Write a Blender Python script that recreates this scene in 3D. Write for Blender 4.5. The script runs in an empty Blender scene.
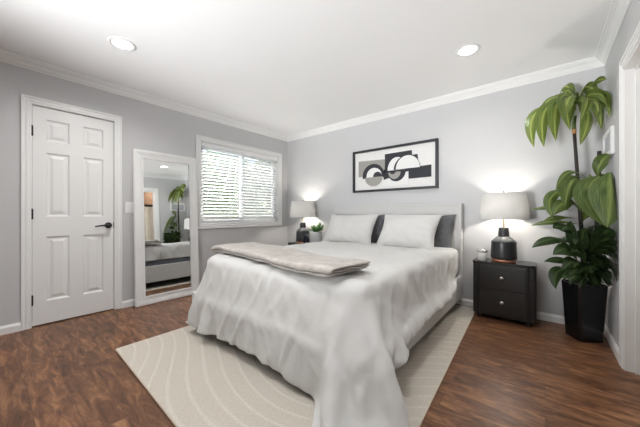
import bpy, bmesh, math, random
import numpy as np
from mathutils import Vector, Matrix, noise

C = bpy.context.scene.collection
SC = bpy.context.scene
PI = math.pi

# ------------------------------------------------------------------ camera, sky, sun, exposure
cam_data = bpy.data.cameras.new('camera')
cam_data.sensor_width = 36.0
cam_data.lens = 274.0 / 640.0 * 36.0
cam_data.shift_y = 0.5 / 640.0
cam_data.clip_start = 0.02
cam = bpy.data.objects.new('camera', cam_data)
cam.location = (0, 0, 1.05)
cam.rotation_euler = (PI / 2, 0, math.radians(39.4))
C.objects.link(cam)
SC.camera = cam

world = bpy.data.worlds.new('sky')
SC.world = world
world.use_nodes = True
wn = world.node_tree
bgn = wn.nodes['Background']
sky = wn.nodes.new('ShaderNodeTexSky')
sky.sky_type = 'NISHITA'
sky.sun_disc = False
sky.sun_elevation = math.radians(48)
sky.sun_rotation = math.radians(-90)
wn.links.new(sky.outputs[0], bgn.inputs['Color'])
bgn.inputs['Strength'].default_value = .5

sun_data = bpy.data.lights.new('sun', 'SUN')
sun_data.energy = 11.0
sun_data.angle = math.radians(1)
sun_data.color = (1, .96, .88)
sun = bpy.data.objects.new('sun', sun_data)
sun.rotation_euler = (0, math.radians(-37), math.radians(-15))
sun.location = (-10, 2, 9)
C.objects.link(sun)

SC.view_settings.view_transform = 'Standard'
SC.view_settings.look = 'None'
SC.view_settings.gamma = 1
SC.view_settings.exposure = 0.86
CAN_W = 6.0          # each ceiling downlight
BULB_W = 9.5          # each table lamp bulb

# photographer's flash behind the camera, bounced off the ceiling
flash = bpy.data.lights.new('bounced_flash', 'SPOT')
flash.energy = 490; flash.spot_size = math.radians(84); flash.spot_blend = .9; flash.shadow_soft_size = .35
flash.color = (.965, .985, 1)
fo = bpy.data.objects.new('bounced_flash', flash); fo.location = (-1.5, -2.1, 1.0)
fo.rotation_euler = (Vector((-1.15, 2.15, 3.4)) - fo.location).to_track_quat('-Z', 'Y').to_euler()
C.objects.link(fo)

# ------------------------------------------------------------------ helpers
def tag(o, label=None, cat=None, group=None, kind=None):
    if label: o['label'] = label
    if cat: o['category'] = cat
    if group: o['group'] = group
    if kind: o['kind'] = kind
    return o

def link(name, bm, mats, parent=None, smooth=False, loc=None):
    me = bpy.data.meshes.new(name)
    bmesh.ops.recalc_face_normals(bm, faces=bm.faces)
    bm.to_mesh(me); bm.free()
    if not isinstance(mats, (list, tuple)): mats = [mats]
    for m in mats: me.materials.append(m)
    if smooth:
        for p in me.polygons: p.use_smooth = True
    o = bpy.data.objects.new(name, me)
    C.objects.link(o)
    if parent: o.parent = parent
    if loc is not None: o.location = loc
    return o

def empty(name, loc, label=None, cat=None, group=None, rz=0):
    o = bpy.data.objects.new(name, None)
    o.location = loc; o.rotation_euler = (0, 0, rz); o.empty_display_size = .05
    C.objects.link(o)
    return tag(o, label, cat, group)

def copy_tree(o, parent=None):
    c = o.copy(); C.objects.link(c)
    if parent: c.parent = parent
    for ch in list(o.children): copy_tree(ch, c)
    return c

def box(bm, x0, x1, y0, y1, z0, z1, bev=0, seg=2):
    M = Matrix.Translation(((x0+x1)/2, (y0+y1)/2, (z0+z1)/2)) @ Matrix.Diagonal((abs(x1-x0), abs(y1-y0), abs(z1-z0), 1))
    r = bmesh.ops.create_cube(bm, size=1, matrix=M)
    if bev:
        es = list({e for v in r['verts'] for e in v.link_edges})
        bmesh.ops.bevel(bm, geom=es, offset=bev, segments=seg, affect='EDGES', profile=.5)
    return r

def boxes(*args, bev=0):
    bm = bmesh.new()
    for a in args: box(bm, *a, bev=bev)
    return bm

def lathe(bm, prof, cx=0, cy=0, n=40, cap=True):
    rings = []
    for r, z in prof:
        rings.append([bm.verts.new((cx + r*math.cos(2*PI*k/n), cy + r*math.sin(2*PI*k/n), z)) for k in range(n)])
    for a, b in zip(rings, rings[1:]):
        for k in range(n):
            bm.faces.new((a[k], a[(k+1) % n], b[(k+1) % n], b[k]))
    if cap:
        bm.faces.new(rings[0][::-1]); bm.faces.new(rings[-1])
    return bm

def tube(bm, pts, r, n=8):
    pts = [Vector(p) for p in pts]
    rs = r if isinstance(r, (list, tuple)) else [r]*len(pts)
    rings = []
    ref = Vector((.31, .17, .93)).normalized()
    for i, p in enumerate(pts):
        t = (pts[min(i+1, len(pts)-1)] - pts[max(i-1, 0)]).normalized()
        u = t.cross(ref)
        if u.length < .05: u = t.cross(Vector((1, 0, 0)))
        u.normalize(); v = t.cross(u)
        rings.append([bm.verts.new(p + (u*math.cos(2*PI*k/n) + v*math.sin(2*PI*k/n))*rs[i]) for k in range(n)])
    for a, b in zip(rings, rings[1:]):
        for k in range(n): bm.faces.new((a[k], a[(k+1) % n], b[(k+1) % n], b[k]))
    bm.faces.new(rings[0][::-1]); bm.faces.new(rings[-1])
    return bm

def prism(bm, pts, f):
    """closed outline pts (2D) extruded between f(p,0) and f(p,1)"""
    a = [bm.verts.new(f(p, 0)) for p in pts]
    b = [bm.verts.new(f(p, 1)) for p in pts]
    n = len(pts)
    for k in range(n): bm.faces.new((a[k], a[(k+1) % n], b[(k+1) % n], b[k]))
    bm.faces.new(a[::-1]); bm.faces.new(b)
    return bm

# ------------------------------------------------------------------ materials
def mat(name, col, rough=.5, metal=0, var=0, vscale=8, bump=0, bscale=60, spec=.5, sheen=0, stretch=(1, 1, 1), coat=0, trans=0):
    m = bpy.data.materials.new(name); m.use_nodes = True
    nt = m.node_tree; N = nt.nodes; Lk = nt.links
    p = N['Principled BSDF']
    p.inputs['Base Color'].default_value = (*col, 1)
    p.inputs['Roughness'].default_value = rough
    p.inputs['Metallic'].default_value = metal
    p.inputs['Specular IOR Level'].default_value = spec
    p.inputs['Sheen Weight'].default_value = sheen
    p.inputs['Coat Weight'].default_value = coat
    tc = N.new('ShaderNodeTexCoord'); mp = N.new('ShaderNodeMapping')
    mp.inputs['Scale'].default_value = stretch
    Lk.new(tc.outputs['Object'], mp.inputs['Vector'])
    nz = N.new('ShaderNodeTexNoise'); nz.inputs['Scale'].default_value = vscale; nz.inputs['Detail'].default_value = 4
    Lk.new(mp.outputs[0], nz.inputs['Vector'])
    mx = N.new('ShaderNodeMix'); mx.data_type = 'RGBA'
    lo = tuple(max(0, c*(1-var)) for c in col); hi = tuple(min(1, c*(1+var)) for c in col)
    mx.inputs[6].default_value = (*lo, 1); mx.inputs[7].default_value = (*hi, 1)
    Lk.new(nz.outputs['Fac'], mx.inputs[0]); Lk.new(mx.outputs[2], p.inputs['Base Color'])
    if bump:
        nb = N.new('ShaderNodeTexNoise'); nb.inputs['Scale'].default_value = bscale; nb.inputs['Detail'].default_value = 5
        Lk.new(mp.outputs[0], nb.inputs['Vector'])
        b = N.new('ShaderNodeBump'); b.inputs['Strength'].default_value = bump; b.inputs['Distance'].default_value = .01
        Lk.new(nb.outputs['Fac'], b.inputs['Height']); Lk.new(b.outputs[0], p.inputs['Normal'])
    if trans:
        t = N.new('ShaderNodeBsdfTranslucent'); Lk.new(mx.outputs[2], t.inputs['Color'])
        ms = N.new('ShaderNodeMixShader'); ms.inputs[0].default_value = trans
        Lk.new(p.outputs[0], ms.inputs[1]); Lk.new(t.outputs[0], ms.inputs[2])
        Lk.new(ms.outputs[0], N['Material Output'].inputs['Surface'])
    return m

def emit(name, col, s):
    m = bpy.data.materials.new(name); m.use_nodes = True
    nt = m.node_tree; nt.nodes.remove(nt.nodes['Principled BSDF'])
    e = nt.nodes.new('ShaderNodeEmission'); e.inputs[0].default_value = (*col, 1); e.inputs[1].default_value = s
    nt.links.new(e.outputs[0], nt.nodes['Material Output'].inputs['Surface'])
    return m

def glass_mat(name, refl=.06, tint=(1, 1, 1)):
    m = bpy.data.materials.new(name); m.use_nodes = True
    nt = m.node_tree; nt.nodes.remove(nt.nodes['Principled BSDF'])
    t = nt.nodes.new('ShaderNodeBsdfTransparent'); t.inputs[0].default_value = (*tint, 1)
    g = nt.nodes.new('ShaderNodeBsdfGlossy'); g.inputs['Roughness'].default_value = .02
    x = nt.nodes.new('ShaderNodeMixShader'); x.inputs[0].default_value = refl
    nt.links.new(t.outputs[0], x.inputs[1]); nt.links.new(g.outputs[0], x.inputs[2])
    nt.links.new(x.outputs[0], nt.nodes['Material Output'].inputs['Surface'])
    return m

def floor_mat():
    m = bpy.data.materials.new('hand_scraped_wood'); m.use_nodes = True
    nt = m.node_tree; N = nt.nodes; Lk = nt.links; p = N['Principled BSDF']
    tc = N.new('ShaderNodeTexCoord')
    br = N.new('ShaderNodeTexBrick')
    br.inputs['Scale'].default_value = 1; br.inputs['Brick Width'].default_value = 1.22
    br.inputs['Row Height'].default_value = .155; br.inputs['Mortar Size'].default_value = .0012
    br.inputs['Mortar Smooth'].default_value = .3; br.inputs['Bias'].default_value = 0
    br.offset = .37; br.offset_frequency = 2
    br.inputs['Color1'].default_value = (0, 0, 0, 1); br.inputs['Color2'].default_value = (1, 1, 1, 1)
    br.inputs['Mortar'].default_value = (.5, .5, .5, 1)
    Lk.new(tc.outputs['Object'], br.inputs['Vector'])
    # grain coordinates shifted per plank
    sc = N.new('ShaderNodeVectorMath'); sc.operation = 'SCALE'; sc.inputs['Scale'].default_value = 7.3
    Lk.new(br.outputs['Color'], sc.inputs[0])
    ad = N.new('ShaderNodeVectorMath'); ad.operation = 'ADD'
    Lk.new(tc.outputs['Object'], ad.inputs[0]); Lk.new(sc.outputs[0], ad.inputs[1])
    mp = N.new('ShaderNodeMapping'); mp.inputs['Scale'].default_value = (2.6, 11, 1)
    Lk.new(ad.outputs[0], mp.inputs['Vector'])
    n1 = N.new('ShaderNodeTexNoise'); n1.inputs['Scale'].default_value = 1.7; n1.inputs['Detail'].default_value = 10
    n1.inputs['Distortion'].default_value = .7; n1.inputs['Roughness'].default_value = .72
    Lk.new(mp.outputs[0], n1.inputs['Vector'])
    r = N.new('ShaderNodeValToRGB'); cr = r.color_ramp
    cr.elements[0].position = .32; cr.elements[0].color = (.046, .020, .011, 1)
    cr.elements[1].position = .68; cr.elements[1].color = (.37, .19, .092, 1)
    e = cr.elements.new(.5); e.color = (.160, .070, .034, 1)
    Lk.new(n1.outputs['Fac'], r.inputs[0])
    # plank to plank tone
    hv = N.new('ShaderNodeHueSaturation')
    mr = N.new('ShaderNodeMapRange'); mr.inputs['To Min'].default_value = .84; mr.inputs['To Max'].default_value = 1.14
    Lk.new(br.outputs['Color'], mr.inputs['Value']); Lk.new(mr.outputs[0], hv.inputs['Value'])
    Lk.new(r.outputs['Color'], hv.inputs['Color'])
    # joints
    mj = N.new('ShaderNodeMix'); mj.data_type = 'RGBA'; mj.inputs[7].default_value = (.055, .028, .017, 1)
    Lk.new(br.outputs['Fac'], mj.inputs[0]); Lk.new(hv.outputs[0], mj.inputs[6])
    Lk.new(mj.outputs[2], p.inputs['Base Color'])
    # scraped relief
    mp2 = N.new('ShaderNodeMapping'); mp2.inputs['Scale'].default_value = (1.6, 34, 1)
    Lk.new(ad.outputs[0], mp2.inputs['Vector'])
    n2 = N.new('ShaderNodeTexNoise'); n2.inputs['Scale'].default_value = 1.5; n2.inputs['Detail'].default_value = 3
    Lk.new(mp2.outputs[0], n2.inputs['Vector'])
    b = N.new('ShaderNodeBump'); b.inputs['Strength'].default_value = .35; b.inputs['Distance'].default_value = .006
    Lk.new(n2.outputs['Fac'], b.inputs['Height']); Lk.new(b.outputs[0], p.inputs['Normal'])
    p.inputs['Roughness'].default_value = .36
    p.inputs['Specular IOR Level'].default_value = .33
    return m

def rug_mat():
    m = bpy.data.materials.new('carved_rug'); m.use_nodes = True
    nt = m.node_tree; N = nt.nodes; Lk = nt.links; p = N['Principled BSDF']
    p.inputs['Roughness'].default_value = .95; p.inputs['Specular IOR Level'].default_value = .1
    tc = N.new('ShaderNodeTexCoord'); sp = N.new('ShaderNodeSeparateXYZ'); Lk.new(tc.outputs['Object'], sp.inputs[0])
    def M(op, a, b=None, c=None):
        q = N.new('ShaderNodeMath'); q.operation = op
        for i, v in enumerate((a, b, c)):
            if v is None: continue
            if isinstance(v, (int, float)): q.inputs[i].default_value = v
            else: Lk.new(v, q.inputs[i])
        return q.outputs[0]
    x, y = sp.outputs[0], sp.outputs[1]
    s1 = M('MULTIPLY', M('COSINE', M('MULTIPLY', M('ADD', x, 2.45), 2.75)), .24)
    s2 = M('MULTIPLY', M('SINE', M('ADD', M('MULTIPLY', x, 4.6), M('MULTIPLY', y, 2.1))), .055)
    f = M('SUBTRACT', M('SUBTRACT', y, s1), s2)
    fr = M('FRACT', M('DIVIDE', f, .105))
    d = M('ABSOLUTE', M('SUBTRACT', fr, .5))
    line = N.new('ShaderNodeMapRange'); line.interpolation_type = 'SMOOTHSTEP'
    line.inputs['From Min'].default_value = .17; line.inputs['From Max'].default_value = .02
    Lk.new(d, line.inputs['Value'])
    nz = N.new('ShaderNodeTexNoise'); nz.inputs['Scale'].default_value = 90; nz.inputs['Detail'].default_value = 4
    Lk.new(tc.outputs['Object'], nz.inputs['Vector'])
    mx = N.new('ShaderNodeMix'); mx.data_type = 'RGBA'
    mx.inputs[6].default_value = (.55, .505, .44, 1); mx.inputs[7].default_value = (.605, .565, .50, 1)
    Lk.new(line.outputs[0], mx.inputs[0])
    ov = N.new('ShaderNodeMix'); ov.data_type = 'RGBA'; ov.blend_type = 'MULTIPLY'; ov.inputs[0].default_value = .35
    Lk.new(mx.outputs[2], ov.inputs[6]); Lk.new(nz.outputs['Fac'], ov.inputs[7])
    ga = N.new('ShaderNodeHueSaturation'); ga.inputs['Value'].default_value = 1.22
    Lk.new(ov.outputs[2], ga.inputs['Color']); Lk.new(ga.outputs[0], p.inputs['Base Color'])
    h = M('ADD', M('MULTIPLY', line.outputs[0], .8), M('MULTIPLY', nz.outputs['Fac'], .5))
    b = N.new('ShaderNodeBump'); b.inputs['Strength'].default_value = .5; b.inputs['Distance'].default_value = .006
    Lk.new(h, b.inputs['Height']); Lk.new(b.outputs[0], p.inputs['Normal'])
    return m

def leaf_mat(name, dark, light, rough=.35):
    m = bpy.data.materials.new(name); m.use_nodes = True
    nt = m.node_tree; N = nt.nodes; Lk = nt.links; p = N['Principled BSDF']
    p.inputs['Roughness'].default_value = rough
    tc = N.new('ShaderNodeTexCoord')
    sp = N.new('ShaderNodeSeparateXYZ'); Lk.new(tc.outputs['UV'], sp.inputs[0])
    # midrib stripe along the leaf, broken by noise
    nz = N.new('ShaderNodeTexNoise'); nz.inputs['Scale'].default_value = 14; nz.inputs['Detail'].default_value = 3
    mp = N.new('ShaderNodeMapping'); mp.inputs['Scale'].default_value = (2.2, .35, 1)
    Lk.new(tc.outputs['UV'], mp.inputs['Vector']); Lk.new(mp.outputs[0], nz.inputs['Vector'])
    a = N.new('ShaderNodeMath'); a.operation = 'SUBTRACT'; a.inputs[1].default_value = .5; Lk.new(sp.outputs[0], a.inputs[0])
    b = N.new('ShaderNodeMath'); b.operation = 'ABSOLUTE'; Lk.new(a.outputs[0], b.inputs[0])
    r = N.new('ShaderNodeMapRange'); r.inputs['From Min'].default_value = .12; r.inputs['From Max'].default_value = .0
    Lk.new(b.outputs[0], r.inputs['Value'])
    ad = N.new('ShaderNodeMath'); ad.operation = 'MULTIPLY_ADD'; ad.inputs[1].default_value = .55
    Lk.new(r.outputs[0], ad.inputs[0]); Lk.new(nz.outputs['Fac'], ad.inputs[2])
    mr = N.new('ShaderNodeMapRange'); mr.inputs['From Min'].default_value = .35; mr.inputs['From Max'].default_value = .95
    Lk.new(ad.outputs[0], mr.inputs['Value'])
    mx = N.new('ShaderNodeMix'); mx.data_type = 'RGBA'
    mx.inputs[6].default_value = (*dark, 1); mx.inputs[7].default_value = (*light, 1)
    Lk.new(mr.outputs[0], mx.inputs[0]); Lk.new(mx.outputs[2], p.inputs['Base Color'])
    t = N.new('ShaderNodeBsdfTranslucent'); Lk.new(mx.outputs[2], t.inputs['Color'])
    ms = N.new('ShaderNodeMixShader'); ms.inputs[0].default_value = .22
    Lk.new(p.outputs[0], ms.inputs[1]); Lk.new(t.outputs[0], ms.inputs[2])
    Lk.new(ms.outputs[0], N['Material Output'].inputs['Surface'])
    return m

M_wall = mat('grey_wall_paint', (.555, .555, .56), .6, var=.02, vscale=3, bump=.05, bscale=180, spec=.25)
M_ceil = mat('white_ceiling_paint', (.89, .89, .89), .8, var=.01, vscale=2, bump=.04, bscale=120, spec=.15)
M_trim = mat('white_gloss_trim', (.80, .80, .79), .32, var=.015, vscale=5)
M_door = mat('white_door_paint', (.78, .78, .77), .35, var=.015, vscale=5)
M_floor = floor_mat()
M_rug = rug_mat()
M_bind = mat('rug_binding', (.62, .52, .42), .9, var=.1, vscale=60)
M_black = mat('black_metal', (.018, .018, .02), .38, metal=.5, var=.1)
M_mirror = mat('silvered_glass', (.88, .90, .90), .0, metal=1, var=0)
M_mframe = mat('white_lacquer_frame', (.80, .80, .79), .35, var=.02)
M_bed = mat('pale_grey_upholstery', (.60, .595, .585), .9, var=.05, vscale=40, bump=.25, bscale=320, spec=.2, sheen=.2)
M_matt = mat('dark_mattress_ticking', (.16, .17, .20), .9, var=.1, vscale=30)
M_duvet = mat('white_linen', (.645, .64, .625), .85, var=.025, vscale=6, bump=.22, bscale=24, spec=.15, sheen=.15)
M_pillow = mat('white_pillow_linen', (.61, .605, .59), .85, var=.025, vscale=8, bump=.25, bscale=30, spec=.15, sheen=.15)
M_sham = mat('charcoal_pillow_linen', (.125, .127, .135), .9, var=.3, vscale=25, bump=.4, bscale=60, spec=.15, sheen=.2, stretch=(1, 1, 3))
M_throw = mat('cream_plush', (.47, .435, .40), .95, var=.42, vscale=17, bump=1.0, bscale=40, spec=.1, sheen=.4)
M_stand = mat('espresso_stain', (.020, .018, .017), .42, var=.2, vscale=14, stretch=(1, 1, 6))
M_standtop = mat('espresso_stain_polished', (.022, .020, .019), .22, var=.15, vscale=14)
M_knob = mat('brushed_nickel', (.75, .74, .72), .22, metal=1, var=.03)
M_lampb = mat('charcoal_glaze', (.030, .031, .035), .33, var=.15, vscale=30, bump=.06, bscale=90)
M_lampg = mat('speckled_grey_glaze', (.085, .088, .092), .35, var=.8, vscale=55)
M_copper = mat('copper_band', (.62, .28, .17), .35, metal=.6, var=.08)
M_shade = mat('linen_lampshade', (.72, .71, .69), .9, var=.04, vscale=80, bump=.08, bscale=160, spec=.1, trans=.20)
M_brass = mat('brass_rod', (.55, .42, .22), .3, metal=1)
M_bulb = emit('lit_bulb', (1, .90, .78), 12)
M_can = emit('lit_downlight_lens', (1, .97, .93), 9)
M_artb = mat('black_picture_frame', (.018, .018, .022), .4, var=.1)
M_mat = mat('off_white_board', (.76, .75, .735), .9, var=.03, vscale=30, bump=.1, bscale=200)
M_paperw = mat('white_cut_paper', (.78, .775, .765), .9, var=.04, vscale=40, bump=.15, bscale=160)
M_paperd = mat('charcoal_cut_paper', (.035, .036, .043), .85, var=.25, vscale=50, bump=.1, bscale=160)
M_paperg = mat('taupe_cut_paper', (.33, .32, .295), .9, var=.2, vscale=60, bump=.15, bscale=160)
M_glassj = mat('frosted_jar_glass', (.74, .74, .72), .25, var=.05, vscale=12)
M_silver = mat('silver_lid', (.55, .55, .54), .3, metal=.7)
M_planter = mat('black_planter', (.008, .008, .009), .25, var=.2, vscale=10, bump=.05, bscale=40)
M_soil = mat('potting_soil', (.035, .024, .016), .95, var=.5, vscale=50, bump=.8, bscale=60)
M_cane = mat('dark_cane_bark', (.030, .024, .019), .7, var=.4, vscale=30, bump=.4, bscale=50, stretch=(1, 1, 4))
M_canew = mat('cut_cane_wood', (.42, .20, .08), .7, var=.2)
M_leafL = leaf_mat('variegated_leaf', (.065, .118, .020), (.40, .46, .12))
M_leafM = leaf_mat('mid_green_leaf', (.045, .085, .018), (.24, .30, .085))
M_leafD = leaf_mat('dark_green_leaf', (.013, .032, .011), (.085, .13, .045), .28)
M_leafS = leaf_mat('small_plant_leaf', (.05, .16, .05), (.22, .38, .14))
M_potw = mat('pale_ceramic', (.66, .68, .70), .3, var=.05)
M_navy = mat('navy_glaze', (.022, .030, .055), .25, var=.3, vscale=20)
M_vinyl = mat('white_vinyl', (.82, .82, .82), .3)
M_slat = mat('white_blind_slat', (.90, .90, .89), .45, var=.01, trans=.5)
M_glass = glass_mat('window_glass')
M_screen = glass_mat('insect_mesh', .0)
_s = M_screen.node_tree; _d = _s.nodes.new('ShaderNodeBsdfDiffuse'); _d.inputs[0].default_value = (.55, .58, .57, 1)
_x = [n for n in _s.nodes if n.type == 'MIX_SHADER'][0]; _x.inputs[0].default_value = .38; _s.links.new(_d.outputs[0], _x.inputs[2])
M_plate = mat('white_switch_plastic', (.80, .80, .79), .3)
M_closetwood = mat('warm_closet_wood', (.26, .15, .085), .5, var=.3, vscale=6, stretch=(1, 1, 8))
M_curtain = mat('cream_curtain', (.78, .72, .62), .9, var=.12, vscale=9, bump=.1, bscale=60)
M_closet = mat('closet_paint', (.60, .58, .54), .7)
M_grass = mat('pale_patio', (.50, .49, .44), .9, var=.4, vscale=6, bump=.4)
M_hedge = leaf_mat('garden_leaf', (.06, .14, .035), (.22, .36, .10), .5)
M_bark = mat('garden_bark', (.14, .10, .07), .9, var=.3, vscale=12, bump=.6)
M_panelg = mat('grey_panel_face', (.42, .44, .47), .4)

# ------------------------------------------------------------------ the room
XL, XR, YF, YB, ZC = -3.65, 0.414, -2.90, 3.50, 2.45
T = .13
S = 'structure'

def wall_x(name, x0, x1, y0, y1, holes):
    """wall standing across X between x0 and x1, running along Y, with rectangular holes (ya, yb, za, zb)"""
    ys = sorted({y0, y1} | {h[0] for h in holes} | {h[1] for h in holes})
    bm = bmesh.new()
    for a, b in zip(ys, ys[1:]):
        h = [q for q in holes if q[0] <= a + 1e-6 and q[1] >= b - 1e-6]
        if not h: box(bm, x0, x1, a, b, 0, ZC)
        else:
            if h[0][2] > 0: box(bm, x0, x1, a, b, 0, h[0][2])
            box(bm, x0, x1, a, b, h[0][3], ZC)
    bmesh.ops.remove_doubles(bm, verts=bm.verts, dist=1e-5)
    return tag(link(name, bm, M_wall), kind=S)

D0, D1, DZ = .262, .893, 2.065             # closet door opening in the left wall
W0, W1, WZ0, WZ1 = 1.865, 3.285, .915, 2.055   # window opening
R0, R1, RZ = 1.95, 2.73, 2.03              # doorway in the right wall

tag(link('floor', boxes((XL-.2, 1.75, YF-.2, YB+.2, -.08, 0)), M_floor), kind=S)
CANS = [(-2.69, .71), (-.51, 2.61), (-.40, .60)]
def ceiling_mesh():
    bm = bmesh.new(); hs = .067
    xs = sorted([XL-.2, 1.75] + [c[0]+s*hs for c in CANS for s in (-1, 1)])
    ys = sorted([YF-.2, YB+.2] + [c[1]+s*hs for c in CANS for s in (-1, 1)])
    for xa, xb in zip(xs, xs[1:]):
        for ya, yb in zip(ys, ys[1:]):
            mx_, my_ = (xa+xb)/2, (ya+yb)/2
            if any(abs(mx_-c[0]) < hs and abs(my_-c[1]) < hs for c in CANS): continue
            box(bm, xa, xb, ya, yb, ZC, ZC+.1)
    bmesh.ops.remove_doubles(bm, verts=bm.verts, dist=1e-5)
    return bm
tag(link('ceiling', ceiling_mesh(), M_ceil), kind=S)
wall_x('wall_left', XL-T, XL, YF-T, YB+T, [(D0, D1, 0, DZ), (W0, W1, WZ0, WZ1)])
wall_x('wall_right', XR, XR+T, YF-T, YB+T, [(R0, R1, 0, RZ)])
tag(link('wall_back', boxes((XL, XR, YB, YB+T, 0, ZC)), M_wall), kind=S)
tag(link('wall_front', boxes((XL, XR, YF-T, YF, 0, ZC)), M_wall), kind=S)
# closet beyond the doorway, plus an added slab blocking daylight under the left door
tag(link('wall_closet_and_light_block', boxes((1.55, 1.62, 1.5, 3.4, 0, ZC), (XR+T, 1.55, 1.43, 1.5, 0, ZC), (XR+T, 1.55, 3.4, 3.47, 0, ZC), (XL-T-.05, XL-T, D0-.15, D1+.15, 0, DZ+.1)), M_closet), kind=S)

BASE = [(0, 0), (.014, 0), (.014, .055), (.011, .062), (.007, .070), (.005, .076), (0, .076)]
CROWN = [(0, 2.372), (.007, 2.372), (.009, 2.382), (.017, 2.388), (.026, 2.398), (.034, 2.410), (.046, 2.420),
         (.058, 2.426), (.060, 2.434), (.072, 2.438), (.074, ZC), (0, ZC)]
def run(name, prof, wall, a, b, m=M_trim):
    bm = bmesh.new()
    f = {'l': lambda p, k: (XL+p[0], (a, b)[k], p[1]), 'r': lambda p, k: (XR-p[0], (a, b)[k], p[1]),
         'b': lambda p, k: ((a, b)[k], YB-p[0], p[1]), 'f': lambda p, k: ((a, b)[k], YF+p[0], p[1])}[wall]
    prism(bm, prof, f)
    return bm
def runs(name, prof, wall, spans):
    bm = bmesh.new()
    for a, b in spans:
        q = run(name, prof, wall, a, b)
        me = bpy.data.meshes.new('t'); q.to_mesh(me); q.free(); bm.from_mesh(me); bpy.data.meshes.remove(me)
    return tag(link(name, bm, M_trim), kind=S)
CW = .066
runs('baseboard_left', BASE, 'l', [(YF, D0-CW), (D1+CW, YB)])
runs('baseboard_back', BASE, 'b', [(XL, XR)])
runs('baseboard_right', BASE, 'r', [(YF, R0-.07), (R1+.07, YB)])
runs('baseboard_front', BASE, 'f', [(XL, XR)])
for n, w, sp in (('trim_1', 'l', (YF, YB)), ('trim_2', 'b', (XL, XR)), ('trim_3', 'r', (YF, YB)), ('trim_4', 'f', (XL, XR))):
    runs(n, CROWN, w, [sp])

def casing(name, sgn, xw, y0, y1, z0, z1, w, bottom, parent=None):
    """moulded casing round an opening on a wall across X: three stepped bands"""
    bm = bmesh.new()
    for (o, i, d) in ((w, 0, .010), (w, w*.72, .016), (w*.55, w*.28, .013)):
        x0, x1 = xw, xw + sgn*d
        zb = z0 - (o if bottom else 0)
        box(bm, x0, x1, y0-o, y0-i, zb, z1+o, .002, 1); box(bm, x0, x1, y1+i, y1+o, zb, z1+o, .002, 1)
        box(bm, x0, x1, y0-i, y1+i, z1+i, z1+o, .002, 1)
        if bottom: box(bm, x0, x1, y0-i, y1+i, z0-o, z0-i, .002, 1)
    o = link(name, bm, M_trim, parent)
    return o if parent else tag(o, kind=S)

# ---- closet door in the left wall
casing('trim_5', 1, XL, D0, D1, 0, DZ, CW, False)
tag(link('trim_6', boxes((XL-T, XL, D0, D0+.004, 0, DZ), (XL-T, XL, D1-.004, D1, 0, DZ), (XL-T, XL, D0, D1, DZ-.004, DZ)), M_trim), kind=S)
door = tag(empty('door_1', (XL, (D0+D1)/2, 0)), kind=S)
def six_panel():
    bm = bmesh.new()
    hw = (D1-D0)/2 - .007; z0, z1 = .012, DZ-.009; xf, xb = -.012, -.047
    ycut = [-hw, -.218+.0, -.052, .052, .218, hw]
    zcut = [z0, .225, .835, 1.025, 1.632, 1.742, 1.948, z1]
    for i in range(5):
        for k in range(7):
            y0, y1 = ycut[i], ycut[i+1]; a, b = zcut[k], zcut[k+1]
            if i in (1, 3) and k in (1, 3, 5):
                prev = None
                for ins, dx in ((0, 0), (.011, -.011), (.026, -.011), (.050, -.002)):
                    q = [bm.verts.new((xf+dx, yy, zz)) for yy, zz in ((y0+ins, a+ins), (y1-ins, a+ins), (y1-ins, b-ins), (y0+ins, b-ins))]
                    if prev:
                        for j in range(4): bm.faces.new((prev[j], prev[(j+1) % 4], q[(j+1) % 4], q[j]))
                    prev = q
                bm.faces.new(prev)
            else:
                bm.faces.new([bm.verts.new((xf, yy, zz)) for yy, zz in ((y0, a), (y1, a), (y1, b), (y0, b))])
    bmesh.ops.remove_doubles(bm, verts=bm.verts, dist=1e-5)
    # sides and back
    q = [(-hw, z0), (hw, z0), (hw, z1), (-hw, z1)]
    F = [bm.verts.new((xf, *p)) for p in q]; Bk = [bm.verts.new((xb, *p)) for p in q]
    for j in range(4): bm.faces.new((F[j], F[(j+1) % 4], Bk[(j+1) % 4], Bk[j]))
    bm.faces.new(Bk)
    return bm
link('door_panel', six_panel(), M_door, door)
for hz in (.25, 1.05, 1.82):
    bm = bmesh.new(); hy = -(D1-D0)/2 + .003
    box(bm, -.014, -.004, hy-.004, hy+.010, hz-.045, hz+.045, .001, 1)
    lathe(bm, [(.006, hz-.05), (.006, hz+.05)], -.002, hy+.001, 10)
    link('hinge', bm, M_black, door)
hy, hz = .262, .928
bm = bmesh.new()
M4 = Matrix.Translation((-.006, hy, hz)) @ Matrix.Rotation(PI/2, 4, 'Y')
bmesh.ops.create_cone(bm, cap_ends=True, segments=28, radius1=.033, radius2=.030, depth=.012, matrix=M4)
tube(bm, [(0, hy, hz), (.03, hy, hz), (.045, hy, hz), (.050, hy-.012, hz), (.050, hy-.05, hz+.002), (.050, hy-.09, hz-.002), (.048, hy-.125, hz-.008)],
     [.012, .011, .012, .012, .009, .008, .006], 10)
link('door_handle', bm, M_black, door, True)
link('latch_plate', boxes((-.0125, -.008, (D1-D0)/2-.010, (D1-D0)/2-.0045, hz-.03, hz+.03)), M_black, door)
for dy, side in ((-.222, 'hinge'), (.03, 'handle')):
    hk = empty('over_door_hook', (XL-.012, (D0+D1)/2+dy, DZ-.009),
               'small white over-door hook clipped over the closet door top, nearer the %s side' % side, 'hook')
    link('strap', boxes((.0005, .002, -.008, .008, -.045, .004), (-.036, .002, -.008, .008, .0005, .004)), M_plate, hk)

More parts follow.
